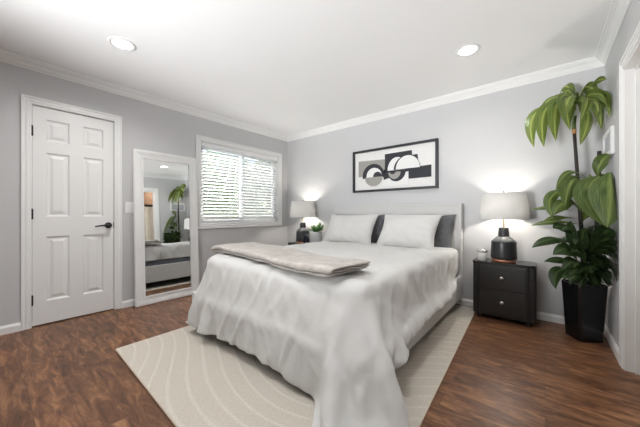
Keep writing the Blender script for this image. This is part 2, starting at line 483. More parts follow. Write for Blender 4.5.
# ---- window in the left wall
casing('trim_7', 1, XL, W0, W1, WZ0, WZ1, .07, True)
tag(link('trim_8', boxes((XL-T, XL, W0, W0+.006, WZ0, WZ1), (XL-T, XL, W1-.006, W1, WZ0, WZ1), (XL-T, XL, W0, W1, WZ1-.006, WZ1), (XL-T, XL+.004, W0, W1, WZ0, WZ0+.008)), M_trim), kind=S)
win = tag(empty('window_1', (XL-.095, (W0+W1)/2, WZ0)), kind=S)
ww, wh = (W1-W0)/2 - .006, WZ1-WZ0-.006
def ring(bm, x0, x1, y0, y1, z0, z1, w):
    box(bm, x0, x1, y0, y0+w, z0, z1); box(bm, x0, x1, y1-w, y1, z0, z1)
    box(bm, x0, x1, y0+w, y1-w, z0, z0+w); box(bm, x0, x1, y0+w, y1-w, z1-w, z1)
bm = bmesh.new(); ring(bm, -.03, .03, -ww, ww, .008, wh, .035); link('window_frame', bm, M_vinyl, win)
for k, (y0, y1, x) in enumerate(((-ww+.035, .022, .012), (-.022, ww-.035, -.012))):
    bm = bmesh.new(); ring(bm, x-.011, x+.011, y0, y1, .043, wh-.035, .032)
    sash = link('sash', bm, M_vinyl, win)
    link('pane', boxes((x-.002, x+.002, y0+.03, y1-.03, .073, wh-.065)), M_glass, sash)
link('latch', boxes((.023, .034, -.009, .009, .50, .56), bev=.003), M_black, win)
link('insect_screen', boxes((-.0275, -.0265, .0, ww-.036, .044, wh-.036)), M_screen, win)

# ---- blind hanging in the window
bl = empty('window_blind', (XL-.032, (W0+W1)/2, WZ1-.007), 'white horizontal slatted blind, lowered and tilted half open, hanging in the bedroom window', 'blind')
bw = ww - .006
link('valance', boxes((-.030, .026, -bw, bw, -.062, -.001), bev=.004), M_vinyl, bl)
bm = bmesh.new()
pitch, nsl, tl = .0465, 21, math.radians(24)
for k in range(nsl):
    z = -.088 - k*pitch
    prof = []
    for j in range(5):
        s = (j/4-.5)*.050; crown = .0025*(1-(2*j/4-1)**2)
        prof.append((s*math.cos(tl)-crown*math.sin(tl), s*math.sin(tl)+crown*math.cos(tl)+z))
    prof += [(p[0]+.0008, p[1]-.0022) for p in prof[::-1]]
    prism(bm, prof, lambda p, e: (p[0], (-bw+.004, bw-.004)[e], p[1]))
link('slats', bm, M_slat, bl)
zb = -.088-nsl*pitch
link('bottom_rail', boxes((-.026, .026, -bw+.004, bw-.004, zb-.012, zb+.008), (-.025, .025, -bw+.004, bw-.004, zb+.012, zb+.016),
                          (-.025, .025, -bw+.004, bw-.004, zb+.02, zb+.024), bev=.001), M_vinyl, bl)
for y in (-bw+.11, -bw/3, bw/3, bw-.11):
    bm = bmesh.new()
    for dx in (-.0245, .0245): tube(bm, [(dx, y, -.06), (dx, y, zb)], .0014, 6)
    link('ladder_cord', bm, M_plate, bl)
bm = bmesh.new(); tube(bm, [(.029, -bw+.085, -.06), (.031, -bw+.085, -.45), (.03, -bw+.085, -.75)], .003, 8)
link('tilt_wand', bm, M_plate, bl)

# ---- doorway in the right wall: lined, cased, with stop
casing('trim_9', -1, XR, R0, R1, 0, RZ, .07, False)
bm = boxes((XR-.004, XR+T+.004, R1-.016, R1, 0, RZ), (XR-.004, XR+T+.004, R0, R0+.016, 0, RZ), (XR-.004, XR+T+.004, R0, R1, RZ-.016, RZ),
           (XR+.045, XR+.082, R1-.028, R1-.015, 0, RZ-.016), (XR+.045, XR+.082, R0+.015, R0+.028, 0, RZ-.016), (XR+.045, XR+.082, R0, R1, RZ-.029, RZ-.015), bev=.0015)
tag(link('trim_10', bm, M_trim), kind=S)
casing('trim_11', 1, XR+T, R0, R1, 0, RZ, .07, False)

# things inside the closet (seen in the mirror)
sh = empty('closet_shelf', (1.05, 2.45, 1.72), 'warm brown wooden shelf with a deep fascia above the curtain inside the closet', 'shelf')
link('board', boxes((-.30, .48, -.90, .90, 0, .025), bev=.002), M_closetwood, sh)
link('fascia', boxes((-.30, -.278, -.90, .90, .025, .55), bev=.002), M_closetwood, sh)
link('back_board', boxes((.46, .48, -.90, .90, .025, .55)), M_closetwood, sh)
cu = empty('curtain', (.86, 2.45, 1.68), 'long pleated cream curtain hanging below the wooden shelf in the closet', 'curtain')
bm = bmesh.new(); tube(bm, [(0, -.9, .012), (0, .9, .012)], .011, 12); link('rod', bm, M_black, cu)
bm = bmesh.new(); rng = random.Random(4)
cols = 150; rows = 14; G = []
for i in range(rows+1):
    t = i/rows; row = []
    for j in range(cols+1):
        u = j/cols; a = u*40 + .8*math.sin(u*11)
        amp = .018 + .030*t
        row.append(bm.verts.new((-.045 + amp*math.sin(a+.5*t*math.sin(u*7)) , -.86+1.72*u + .012*math.cos(a*1.3+t*2), -.002 - 1.61*t)))
    G.append(row)
for i in range(rows):
    for j in range(cols): bm.faces.new((G[i][j], G[i][j+1], G[i+1][j+1], G[i+1][j]))
cl = link('drape', bm, M_curtain, cu, True); mdf = cl.modifiers.new('thick', 'SOLIDIFY'); mdf.thickness = .003
L = bpy.data.lights.new('closet_bulb', 'POINT'); L.energy = 17; L.shadow_soft_size = .06; L.color = (1, .96, .9)
o = bpy.data.objects.new('closet_bulb', L); o.location = (.64, 3.05, 2.2); C.objects.link(o)

# ---- ceiling downlights
def downlight(x, y, label, k=1):
    t = empty('recessed_light', (x, y, ZC), label, 'ceiling light', 'recessed ceiling lights')
    bm = bmesh.new()
    lathe(bm, [(.0655, .060), (.0655, .002), (.068, -.004), (.088, -.005), (.097, -.002), (.097, 0)], n=48, cap=False)
    link('trim_ring', bm, M_trim, t, True)
    bm = bmesh.new(); lathe(bm, [(.065, .029), (.065, .035)], n=48); link('lens', bm, M_can, t)
    L = bpy.data.lights.new('downlight', 'AREA'); L.shape = 'DISK'; L.size = .125; L.energy = CAN_W*k; L.color = (1, .985, .965)
    o = bpy.data.objects.new('downlight', L); o.location = (0, 0, .0275); o.parent = t; C.objects.link(o)
downlight(-2.69, .71, 'round white recessed ceiling light over the floor in front of the closet door', 1.8)
downlight(-.51, 2.61, 'round white recessed ceiling light above the right side of the bed', .68)
downlight(-.40, .60, 'added round recessed ceiling light, out of view by the camera, filling the bed side', 1.25)  # invented fill light, out of view, brightening the duvet corner and side

# ---- light switch
sw = empty('light_switch', (XL, 1.03, 1.125), 'white plastic light switch plate on the grey wall between door and mirror', 'light switch')
link('plate', boxes((0, .006, -.040, .040, -.062, .062), bev=.002), M_plate, sw)
link('rocker', boxes((.005, .011, -.017, .017, -.034, .034), bev=.002), M_plate, sw)

# ---- framed panel on the right wall above the plant
wp = empty('wall_panel', (XR, 3.27, 1.52), 'small white framed grey panel on the right wall behind the tall plant', 'wall panel')
bm = bmesh.new(); ring(bm, -.020, 0, -.19, .19, 0, .215, .035); link('frame', bm, M_trim, wp)
link('face', boxes((-.010, -.001, -.156, .156, .034, .181)), M_panelg, wp)

# ---- rug
rg = empty('area_rug', (0, 0, 0), 'large cream area rug with carved wavy lines lying under the bed', 'rug')
Q = [(-2.551, .634), (-.438, .560), (-.585, 3.42), (-2.575, 3.42)]
bm = bmesh.new(); NX, NY = 60, 80; G = []
for i in range(NY+1):
    row = []
    for j in range(NX+1):
        u, v = j/NX, i/NY
        a = Vector(Q[0]).lerp(Vector(Q[1]), u); b = Vector(Q[3]).lerp(Vector(Q[2]), u); p = a.lerp(b, v)
        row.append(bm.verts.new((p.x, p.y, .012)))
    G.append(row)
for i in range(NY):
    for j in range(NX): bm.faces.new((G[i][j], G[i][j+1], G[i+1][j+1], G[i+1][j]))
r = bmesh.ops.extrude_face_region(bm, geom=bm.faces[:])
for v in [g for g in r['geom'] if isinstance(g, bmesh.types.BMVert)]: v.co.z = .001
link('pile', bm, M_rug, rg)
bm = bmesh.new()
tube(bm, [(*Q[0], .007), (*Q[1], .007), (*Q[2], .007), (*Q[3], .007), (*Q[0], .007)], .0062, 8); link('binding', bm, M_bind, rg)

# ------------------------------------------------------------------ bed
bed = empty('bed', (-1.61, 2.30, .0135), 'queen bed with pale grey upholstered headboard and low side rails on the cream rug', 'bed')
def bl_(name, args, m, parent=bed, smooth=False, bev=0, seg=3):
    bm = bmesh.new()
    for a in args:
        x0, x1, y0, y1, z0, z1 = a
        box(bm, x0+1.61, x1+1.61, y0-2.30, y1-2.30, z0-.012, z1-.012, bev, seg)
    return link(name, bm, m, parent, smooth)
HB0, HB1, HZ = -2.502, -.728, 1.172
hb = bl_('headboard', [(HB0, HB1, 3.405, 3.482, .10, HZ)], M_bed, bev=.012)
bm = bmesh.new()
box(bm, HB0+1.61+.002, HB0+1.61+.030, 1.101, 1.110, .09, HZ-.014, .006, 2); box(bm, HB1+1.61-.030, HB1+1.61-.002, 1.101, 1.110, .09, HZ-.014, .006, 2)
box(bm, HB0+1.61+.028, HB1+1.61-.028, 1.101, 1.110, HZ-.042, HZ-.014, .006, 2)
link('border', bm, M_bed, hb)
bl_('side_rail', [(-.775, -.722, 1.19, 3.405, .105, .355)], M_bed, bev=.010)
bl_('side_rail', [(-2.445, -2.392, 1.19, 3.405, .105, .355)], M_bed, bev=.010)
bl_('foot_rail', [(-2.445, -.722, 1.165, 1.215, .105, .355)], M_bed, bev=.010)
bl_('slat_base', [(-2.39, -.78, 1.22, 3.40, .20, .235)], M_matt)
for x in (-2.34, -.86):
    for y in (1.235, 3.36):
        bm = bmesh.new(); lathe(bm, [(.018, .0), (.027, .10)], x+1.61, y-2.30, 16); link('leg', bm, M_black, bed, True)
bl_('mattress', [(-2.37, -.75, 1.23, 3.40, .236, .645)], M_matt, bev=.06, seg=4, smooth=True)

# duvet: settled cloth, stored as a height grid of points (mm)
DUV = [
    [-2407,1121,106,-2375,1108,98,-2343,1105,93,-2312,1111,91,-2286,1126,91,-2260,1140,93,-2232,1140,95,-2204,1139,97,-2183,1123,96,-2171,1099,96,-2150,1082,97,-2124,1079,97,-2099,1084,96,-2079,1100,92,-2065,1121,90,-2044,1135,91,-2013,1140,94,-1977,1140,95,-1944,1128,94,-1909,1122,94,-1873,1126,95,-1840,1139,97,-1805,1139,99,-1770,1130,97,-1735,1139,98,-1700,1139,98,-1665,1129,97,-1630,1134,97,-1595,1139,98,-1560,1131,97,-1525,1139,99,-1490,1139,98,-1456,1127,97,-1420,1123,93,-1385,1126,89,-1351,1139,86,-1316,1144,83,-1280,1144,80,-1246,1136,73,-1214,1120,68,-1179,1114,63,-1143,1116,58,-1110,1129,54,-1079,1148,51,-1044,1153,47,-1008,1148,39,-971,1130,31,-943,1099,30,-919,1066,30,-895,1032,30,-873,997,30,-849,961,30,-824,927,30,-793,895,30,-759,872,30,-717,857,30,-678,850,30,-646,849,30,-617,852,30,-586,859,30,-557,872,30,-527,889,30,-499,914,30],
    [-2431,1143,120,-2405,1121,113,-2374,1109,110,-2342,1105,110,-2311,1111,111,-2286,1128,114,-2259,1138,119,-2230,1138,122,-2202,1135,124,-2182,1115,126,-2164,1095,128,-2138,1087,130,-2111,1089,130,-2086,1101,128,-2069,1122,126,-2046,1136,127,-2014,1138,130,-1978,1138,131,-1945,1125,130,-1909,1126,131,-1874,1125,132,-1841,1138,134,-1805,1138,135,-1770,1129,134,-1736,1138,135,-1700,1138,134,-1665,1128,133,-1631,1136,133,-1595,1138,134,-1560,1130,134,-1525,1138,135,-1490,1138,134,-1456,1126,133,-1420,1125,130,-1385,1125,126,-1351,1138,124,-1316,1138,120,-1280,1138,117,-1245,1137,112,-1213,1120,106,-1178,1116,101,-1142,1114,97,-1108,1123,93,-1077,1141,90,-1041,1143,86,-1005,1145,79,-966,1139,70,-929,1122,60,-900,1094,53,-874,1063,47,-850,1030,40,-827,997,34,-802,964,30,-775,935,30,-742,912,30,-705,898,30,-666,891,30,-634,889,30,-601,891,30,-569,897,30,-536,906,30,-504,921,30,-474,943,30],
    [-2446,1169,136,-2426,1140,131,-2399,1120,130,-2368,1109,131,-2337,1106,135,-2307,1114,139,-2282,1130,144,-2253,1138,149,-2224,1138,153,-2196,1128,156,-2176,1108,160,-2149,1097,162,-2121,1097,164,-2094,1105,163,-2072,1123,162,-2048,1137,164,-2015,1138,167,-1979,1138,167,-1946,1126,166,-1910,1131,166,-1875,1127,168,-1841,1138,169,-1805,1138,171,-1771,1130,170,-1736,1138,171,-1700,1138,171,-1666,1129,170,-1631,1137,169,-1595,1138,171,-1560,1130,170,-1526,1138,171,-1490,1138,171,-1456,1127,169,-1420,1130,166,-1385,1127,163,-1351,1138,160,-1315,1134,157,-1280,1138,155,-1244,1138,149,-1212,1123,144,-1177,1123,139,-1142,1116,136,-1106,1121,132,-1075,1138,129,-1039,1138,125,-1003,1138,119,-963,1138,110,-924,1130,100,-890,1109,90,-861,1082,82,-837,1049,76,-818,1014,71,-793,983,67,-773,948,71,-734,933,67,-698,935,49,-664,933,30,-629,931,30,-594,932,30,-559,936,30,-524,943,30,-489,955,30,-455,972,30],
    [-2454,1195,152,-2440,1163,150,-2418,1137,151,-2390,1120,155,-2359,1111,161,-2328,1110,167,-2298,1119,173,-2271,1134,178,-2242,1138,184,-2212,1135,188,-2186,1121,192,-2160,1108,196,-2130,1105,198,-2102,1112,199,-2075,1124,199,-2049,1138,201,-2016,1138,203,-1981,1133,203,-1946,1127,203,-1911,1135,203,-1876,1129,205,-1842,1138,206,-1806,1138,207,-1771,1130,207,-1736,1138,207,-1701,1138,207,-1666,1130,206,-1631,1138,206,-1596,1138,207,-1561,1130,207,-1526,1138,208,-1490,1138,207,-1455,1129,206,-1420,1133,203,-1385,1129,200,-1350,1138,198,-1315,1133,195,-1279,1138,193,-1244,1138,188,-1211,1125,183,-1175,1129,178,-1141,1121,175,-1105,1122,172,-1073,1138,169,-1037,1138,165,-1001,1138,159,-961,1138,151,-922,1133,140,-887,1116,131,-858,1088,124,-842,1051,118,-826,1014,113,-796,986,110,-759,970,104,-726,973,80,-704,978,46,-668,976,30,-630,974,30,-592,973,30,-555,975,30,-518,980,30,-481,989,30,-445,1004,30],
    [-2457,1221,169,-2448,1186,169,-2431,1157,173,-2406,1135,179,-2377,1120,187,-2346,1114,195,-2315,1115,202,-2286,1126,209,-2257,1137,215,-2226,1138,221,-2196,1131,225,-2169,1119,229,-2138,1114,232,-2109,1122,233,-2079,1126,235,-2051,1138,237,-2018,1138,239,-1983,1131,239,-1947,1131,239,-1912,1137,239,-1877,1130,241,-1843,1138,243,-1807,1138,243,-1772,1131,243,-1737,1138,243,-1701,1138,243,-1666,1131,242,-1631,1138,243,-1596,1138,243,-1561,1131,243,-1526,1138,244,-1490,1138,243,-1455,1131,242,-1420,1136,239,-1384,1131,237,-1349,1138,235,-1314,1133,232,-1279,1138,230,-1243,1138,226,-1209,1128,221,-1174,1134,216,-1139,1126,213,-1104,1124,211,-1071,1138,208,-1035,1138,205,-999,1138,199,-959,1138,191,-920,1136,181,-884,1119,172,-858,1089,166,-844,1052,160,-818,1021,155,-782,1005,145,-746,1006,124,-728,1015,89,-706,1020,56,-671,1019,36,-632,1016,30,-593,1015,30,-554,1015,30,-516,1018,30,-477,1024,30,-440,1034,30],
    [-2452,1245,186,-2451,1210,189,-2438,1178,196,-2417,1153,205,-2391,1134,215,-2361,1123,225,-2330,1120,234,-2298,1124,242,-2269,1134,248,-2238,1138,255,-2206,1137,259,-2176,1130,263,-2145,1124,267,-2115,1131,268,-2084,1131,271,-2053,1138,274,-2020,1138,276,-1985,1133,276,-1949,1135,276,-1914,1138,277,-1878,1133,278,-1844,1138,279,-1808,1138,280,-1773,1133,280,-1737,1138,280,-1702,1138,280,-1667,1134,279,-1632,1138,280,-1596,1138,280,-1561,1134,280,-1525,1138,280,-1490,1138,280,-1455,1134,279,-1419,1138,277,-1384,1134,274,-1349,1138,273,-1313,1134,270,-1278,1138,268,-1243,1138,265,-1208,1132,260,-1173,1137,256,-1138,1133,253,-1102,1127,251,-1069,1138,248,-1033,1138,245,-997,1138,240,-958,1138,232,-919,1138,222,-884,1119,214,-862,1086,208,-839,1053,202,-804,1035,192,-768,1033,173,-744,1044,142,-731,1055,106,-705,1060,75,-671,1059,53,-634,1058,37,-596,1057,30,-556,1055,30,-516,1055,30,-477,1058,30,-440,1065,30],
    [-2443,1267,202,-2448,1232,208,-2441,1199,218,-2424,1172,229,-2401,1150,241,-2373,1135,253,-2342,1129,264,-2310,1128,274,-2279,1134,282,-2247,1138,289,-2215,1138,294,-2183,1138,298,-2151,1134,301,-2120,1138,304,-2088,1138,307,-2056,1138,310,-2022,1138,312,-1986,1138,312,-1951,1138,312,-1915,1138,313,-1880,1138,314,-1844,1138,316,-1809,1138,316,-1774,1138,316,-1738,1138,317,-1703,1138,316,-1667,1138,316,-1632,1138,316,-1596,1138,316,-1561,1138,316,-1525,1138,317,-1490,1138,316,-1454,1138,315,-1419,1138,313,-1383,1138,311,-1348,1138,310,-1313,1138,308,-1277,1138,306,-1242,1138,303,-1207,1138,298,-1171,1138,294,-1136,1138,291,-1101,1131,289,-1067,1138,287,-1031,1138,284,-995,1138,280,-956,1138,272,-917,1138,263,-884,1117,255,-861,1085,249,-829,1063,241,-792,1058,224,-763,1068,198,-749,1082,162,-729,1091,129,-699,1092,103,-666,1092,81,-633,1095,58,-597,1097,41,-559,1095,30,-519,1093,30,-480,1093,30,-442,1096,30],
    [-2437,1287,221,-2440,1253,228,-2440,1220,240,-2428,1190,255,-2408,1166,269,-2382,1148,283,-2352,1139,296,-2319,1137,306,-2287,1138,316,-2255,1140,324,-2222,1141,330,-2189,1143,334,-2156,1144,337,-2124,1146,340,-2091,1147,343,-2058,1149,345,-2023,1150,347,-1988,1150,347,-1952,1151,347,-1917,1151,348,-1881,1151,349,-1845,1152,350,-1810,1153,350,-1774,1153,350,-1738,1153,350,-1703,1153,350,-1667,1153,350,-1632,1153,350,-1596,1153,350,-1560,1153,350,-1525,1153,351,-1489,1153,350,-1454,1152,350,-1418,1151,348,-1383,1150,347,-1347,1149,346,-1311,1148,344,-1276,1147,343,-1241,1146,340,-1206,1144,337,-1170,1143,334,-1135,1142,331,-1099,1141,329,-1064,1141,327,-1029,1140,325,-993,1139,320,-954,1138,314,-916,1138,304,-883,1118,297,-854,1092,290,-818,1081,278,-786,1087,254,-767,1102,222,-746,1115,190,-718,1118,163,-686,1113,139,-654,1112,117,-628,1125,90,-597,1132,66,-562,1135,47,-525,1135,33,-485,1135,30,-447,1138,30],
    [-2440,1306,241,-2433,1272,248,-2435,1240,262,-2429,1209,279,-2413,1183,295,-2389,1162,312,-2361,1148,327,-2328,1145,339,-2295,1150,347,-2262,1153,356,-2228,1154,362,-2195,1155,367,-2161,1157,370,-2127,1159,373,-2094,1162,375,-2060,1165,377,-2025,1167,378,-1989,1167,379,-1954,1167,380,-1918,1167,380,-1882,1168,380,-1846,1171,381,-1810,1171,381,-1775,1171,381,-1739,1172,381,-1703,1171,381,-1667,1171,381,-1631,1171,381,-1596,1171,381,-1560,1171,381,-1524,1172,381,-1488,1171,381,-1453,1170,381,-1417,1169,380,-1381,1168,379,-1346,1168,377,-1310,1168,376,-1274,1168,374,-1239,1166,373,-1203,1161,371,-1168,1159,368,-1132,1158,366,-1097,1156,365,-1062,1159,362,-1026,1159,359,-990,1157,356,-951,1154,351,-913,1147,344,-882,1124,338,-847,1107,328,-812,1106,310,-787,1119,281,-761,1130,254,-733,1134,226,-703,1128,202,-671,1124,178,-643,1134,152,-622,1152,123,-593,1161,98,-560,1167,76,-526,1171,57,-490,1175,42,-454,1181,33],
    [-2452,1320,262,-2434,1290,270,-2432,1258,285,-2430,1227,304,-2418,1200,324,-2395,1178,341,-2365,1167,355,-2333,1161,370,-2300,1161,381,-2267,1164,391,-2233,1165,398,-2199,1166,403,-2165,1168,406,-2130,1170,409,-2096,1173,411,-2062,1175,413,-2027,1177,414,-1990,1178,414,-1955,1178,415,-1919,1179,415,-1883,1180,416,-1847,1181,416,-1811,1182,416,-1775,1182,416,-1739,1183,416,-1703,1182,416,-1667,1182,416,-1631,1182,416,-1595,1182,417,-1559,1182,417,-1523,1183,417,-1487,1182,417,-1451,1181,417,-1415,1180,416,-1380,1180,414,-1344,1180,413,-1308,1180,412,-1272,1180,411,-1236,1178,409,-1201,1174,408,-1165,1172,406,-1129,1171,404,-1094,1169,402,-1058,1171,400,-1023,1172,398,-986,1170,394,-948,1168,389,-911,1156,384,-877,1137,378,-840,1128,365,-809,1133,343,-779,1139,318,-748,1138,295,-719,1139,268,-689,1135,243,-660,1143,216,-641,1161,186,-616,1176,159,-585,1181,136,-552,1185,114,-517,1189,96,-485,1202,77,-470,1220,48],
    [-2468,1327,282,-2439,1307,291,-2432,1276,307,-2429,1247,328,-2415,1221,347,-2394,1199,366,-2368,1184,384,-2337,1176,400,-2305,1173,413,-2271,1174,424,-2237,1175,432,-2202,1176,437,-2168,1177,441,-2133,1179,444,-2098,1181,446,-2063,1183,448,-2028,1185,449,-1992,1185,450,-1956,1186,450,-1919,1186,451,-1884,1187,451,-1847,1188,452,-1811,1189,452,-1775,1189,452,-1739,1190,452,-1703,1190,452,-1667,1189,452,-1630,1190,452,-1595,1190,452,-1558,1190,452,-1522,1190,452,-1486,1189,452,-1450,1189,452,-1414,1188,451,-1378,1188,450,-1342,1188,449,-1306,1188,449,-1270,1187,448,-1234,1186,446,-1198,1184,445,-1162,1182,443,-1126,1181,442,-1090,1180,440,-1054,1180,439,-1019,1181,436,-982,1179,433,-944,1176,429,-906,1166,423,-870,1154,414,-834,1151,399,-802,1156,377,-769,1156,355,-737,1144,336,-706,1147,308,-679,1152,281,-657,1167,251,-635,1183,222,-604,1189,197,-572,1189,176,-539,1197,154,-510,1212,132,-494,1235,103,-495,1249,68],
    [-2485,1323,302,-2451,1319,314,-2429,1296,329,-2419,1267,348,-2404,1242,368,-2391,1219,392,-2369,1201,413,-2340,1191,432,-2308,1186,447,-2275,1185,459,-2241,1185,468,-2206,1185,474,-2171,1186,478,-2135,1187,481,-2100,1189,483,-2065,1190,485,-2029,1191,486,-1993,1192,487,-1957,1192,487,-1920,1193,488,-1884,1193,488,-1848,1194,488,-1812,1194,489,-1775,1195,489,-1739,1195,489,-1702,1195,489,-1667,1195,489,-1630,1195,489,-1594,1195,489,-1557,1195,489,-1521,1195,489,-1485,1195,489,-1449,1194,489,-1412,1194,488,-1376,1194,487,-1339,1194,487,-1304,1194,486,-1267,1193,485,-1231,1192,484,-1195,1191,483,-1159,1190,482,-1122,1189,481,-1087,1188,479,-1050,1188,478,-1014,1188,476,-978,1187,474,-939,1184,469,-901,1178,463,-864,1171,453,-828,1171,437,-795,1174,416,-762,1169,395,-730,1164,373,-699,1165,348,-671,1172,320,-652,1188,288,-625,1198,262,-593,1199,238,-562,1206,215,-535,1222,189,-520,1243,161,-519,1262,125,-528,1269,89],
    [-2498,1311,322,-2466,1315,337,-2434,1310,353,-2409,1288,368,-2394,1263,389,-2383,1240,415,-2368,1220,440,-2342,1206,462,-2312,1199,479,-2279,1195,493,-2245,1194,502,-2209,1193,509,-2174,1193,513,-2138,1194,516,-2103,1195,519,-2067,1196,521,-2031,1197,522,-1994,1197,523,-1958,1197,523,-1921,1198,523,-1885,1198,524,-1848,1198,524,-1812,1198,525,-1775,1199,525,-1739,1199,525,-1702,1199,525,-1666,1199,525,-1629,1199,525,-1593,1199,525,-1556,1199,525,-1520,1199,525,-1483,1199,525,-1447,1199,525,-1410,1198,524,-1374,1198,524,-1337,1198,524,-1301,1198,523,-1264,1198,523,-1228,1197,522,-1191,1197,521,-1156,1196,520,-1119,1195,519,-1083,1195,518,-1046,1195,517,-1010,1195,515,-973,1194,513,-934,1192,509,-895,1189,502,-858,1186,491,-822,1187,474,-789,1189,455,-756,1186,433,-725,1187,409,-698,1193,380,-671,1199,354,-647,1211,324,-615,1213,301,-585,1219,276,-560,1232,249,-546,1253,217,-545,1270,183,-554,1278,145,-565,1278,109],
    [-2510,1307,345,-2477,1302,360,-2447,1305,379,-2415,1299,396,-2390,1282,415,-2375,1260,441,-2364,1240,468,-2343,1224,494,-2315,1213,513,-2283,1206,529,-2249,1202,540,-2213,1200,547,-2178,1200,551,-2142,1200,554,-2106,1200,556,-2069,1201,558,-2033,1201,559,-1996,1201,560,-1960,1201,560,-1923,1202,561,-1887,1202,561,-1849,1202,562,-1813,1202,562,-1776,1202,562,-1740,1202,562,-1702,1202,562,-1666,1202,562,-1629,1202,562,-1593,1202,562,-1555,1202,562,-1519,1202,562,-1482,1202,562,-1446,1202,562,-1408,1202,562,-1372,1202,562,-1335,1202,562,-1299,1202,562,-1261,1202,561,-1225,1202,561,-1188,1201,560,-1152,1201,559,-1114,1201,559,-1078,1201,558,-1041,1201,557,-1005,1200,556,-967,1200,554,-929,1200,550,-890,1199,543,-853,1200,532,-817,1203,515,-784,1206,495,-753,1208,471,-726,1214,443,-700,1221,414,-672,1227,387,-641,1230,363,-611,1234,339,-586,1247,310,-573,1264,277,-574,1278,240,-582,1282,202,-592,1282,164,-602,1289,129],
    [-2517,1316,368,-2489,1301,385,-2458,1295,403,-2428,1296,423,-2399,1292,444,-2375,1277,468,-2361,1258,495,-2344,1240,523,-2318,1227,544,-2287,1217,562,-2254,1210,574,-2218,1207,582,-2183,1206,586,-2145,1206,590,-2109,1206,592,-2072,1206,594,-2036,1207,595,-1998,1207,596,-1962,1207,596,-1924,1207,597,-1888,1207,597,-1850,1207,598,-1814,1207,598,-1776,1207,598,-1740,1207,598,-1702,1207,598,-1666,1207,598,-1628,1207,598,-1592,1207,598,-1554,1207,598,-1518,1207,598,-1480,1207,598,-1445,1207,598,-1407,1207,598,-1371,1207,598,-1332,1207,598,-1296,1207,598,-1258,1207,598,-1222,1207,598,-1184,1207,597,-1148,1207,597,-1110,1207,596,-1074,1207,596,-1036,1207,595,-1000,1207,594,-961,1207,592,-923,1206,589,-883,1207,582,-846,1211,570,-811,1218,552,-780,1224,531,-750,1231,505,-724,1238,477,-696,1243,449,-667,1246,424,-637,1251,398,-613,1263,370,-601,1277,334,-602,1286,297,-610,1286,258,-619,1290,221,-625,1299,184,-629,1313,149],
    [-2515,1334,388,-2493,1314,410,-2468,1301,431,-2438,1294,452,-2410,1292,473,-2383,1286,499,-2364,1273,527,-2346,1257,556,-2323,1242,579,-2295,1226,599,-2263,1215,613,-2224,1210,622,-2188,1211,626,-2149,1212,629,-2113,1213,631,-2074,1214,632,-2038,1214,633,-2000,1215,634,-1964,1215,635,-1925,1215,635,-1889,1215,635,-1851,1215,636,-1815,1215,636,-1777,1216,636,-1741,1216,636,-1702,1216,636,-1666,1216,636,-1628,1216,636,-1592,1216,636,-1554,1216,636,-1518,1216,636,-1479,1216,636,-1443,1216,636,-1405,1216,636,-1369,1216,636,-1330,1216,636,-1294,1216,636,-1256,1216,636,-1220,1216,636,-1181,1215,636,-1145,1215,635,-1106,1215,635,-1070,1215,634,-1031,1214,634,-995,1214,633,-955,1213,631,-917,1212,628,-875,1211,622,-838,1217,609,-804,1232,589,-775,1242,566,-747,1251,538,-722,1257,510,-694,1261,481,-667,1267,455,-643,1278,424,-629,1290,390,-629,1295,352,-634,1296,314,-638,1303,276,-638,1314,240,-638,1328,204,-638,1343,170],
    [-2499,1360,404,-2489,1340,432,-2471,1323,458,-2447,1310,482,-2420,1302,506,-2394,1297,531,-2372,1288,558,-2354,1272,587,-2335,1253,612,-2303,1239,634,-2268,1232,648,-2227,1231,655,-2191,1233,658,-2151,1236,659,-2115,1237,660,-2076,1238,661,-2040,1239,662,-2001,1240,662,-1965,1240,662,-1926,1241,663,-1890,1241,663,-1851,1241,663,-1815,1241,663,-1777,1242,663,-1741,1242,663,-1702,1242,663,-1666,1242,663,-1627,1242,663,-1591,1242,663,-1553,1242,663,-1517,1242,663,-1478,1242,663,-1442,1242,663,-1404,1242,663,-1367,1242,663,-1329,1242,663,-1293,1242,663,-1254,1242,663,-1218,1242,663,-1178,1241,663,-1142,1241,663,-1103,1240,662,-1067,1240,662,-1027,1239,662,-991,1239,661,-950,1237,660,-912,1235,659,-869,1232,655,-830,1234,645,-792,1243,623,-768,1260,598,-743,1272,567,-719,1279,538,-694,1286,508,-673,1295,477,-659,1306,442,-654,1312,405,-656,1316,366,-642,1326,332,-638,1335,295,-638,1346,259,-638,1358,223,-638,1373,190],
    [-2468,1378,410,-2467,1368,444,-2460,1354,477,-2445,1339,506,-2425,1327,533,-2401,1318,561,-2381,1309,589,-2367,1293,620,-2342,1280,646,-2304,1273,664,-2268,1271,670,-2227,1272,672,-2191,1273,672,-2151,1274,672,-2115,1275,672,-2076,1276,672,-2040,1277,672,-2001,1278,672,-1965,1278,672,-1926,1278,672,-1890,1279,672,-1851,1279,672,-1815,1279,672,-1776,1279,672,-1740,1279,672,-1701,1279,672,-1665,1279,672,-1627,1279,672,-1591,1279,672,-1552,1279,672,-1516,1279,672,-1477,1279,672,-1441,1279,672,-1402,1279,672,-1366,1279,672,-1327,1279,672,-1291,1279,672,-1252,1279,672,-1216,1279,672,-1176,1279,672,-1140,1279,672,-1101,1278,672,-1065,1278,672,-1025,1277,672,-989,1277,672,-948,1276,672,-910,1274,672,-867,1273,672,-828,1272,669,-786,1274,655,-754,1283,630,-737,1299,595,-719,1308,563,-701,1317,528,-688,1325,493,-680,1333,455,-676,1339,418,-669,1347,381,-652,1357,349,-638,1366,314,-638,1376,278,-636,1390,242,-624,1401,209],
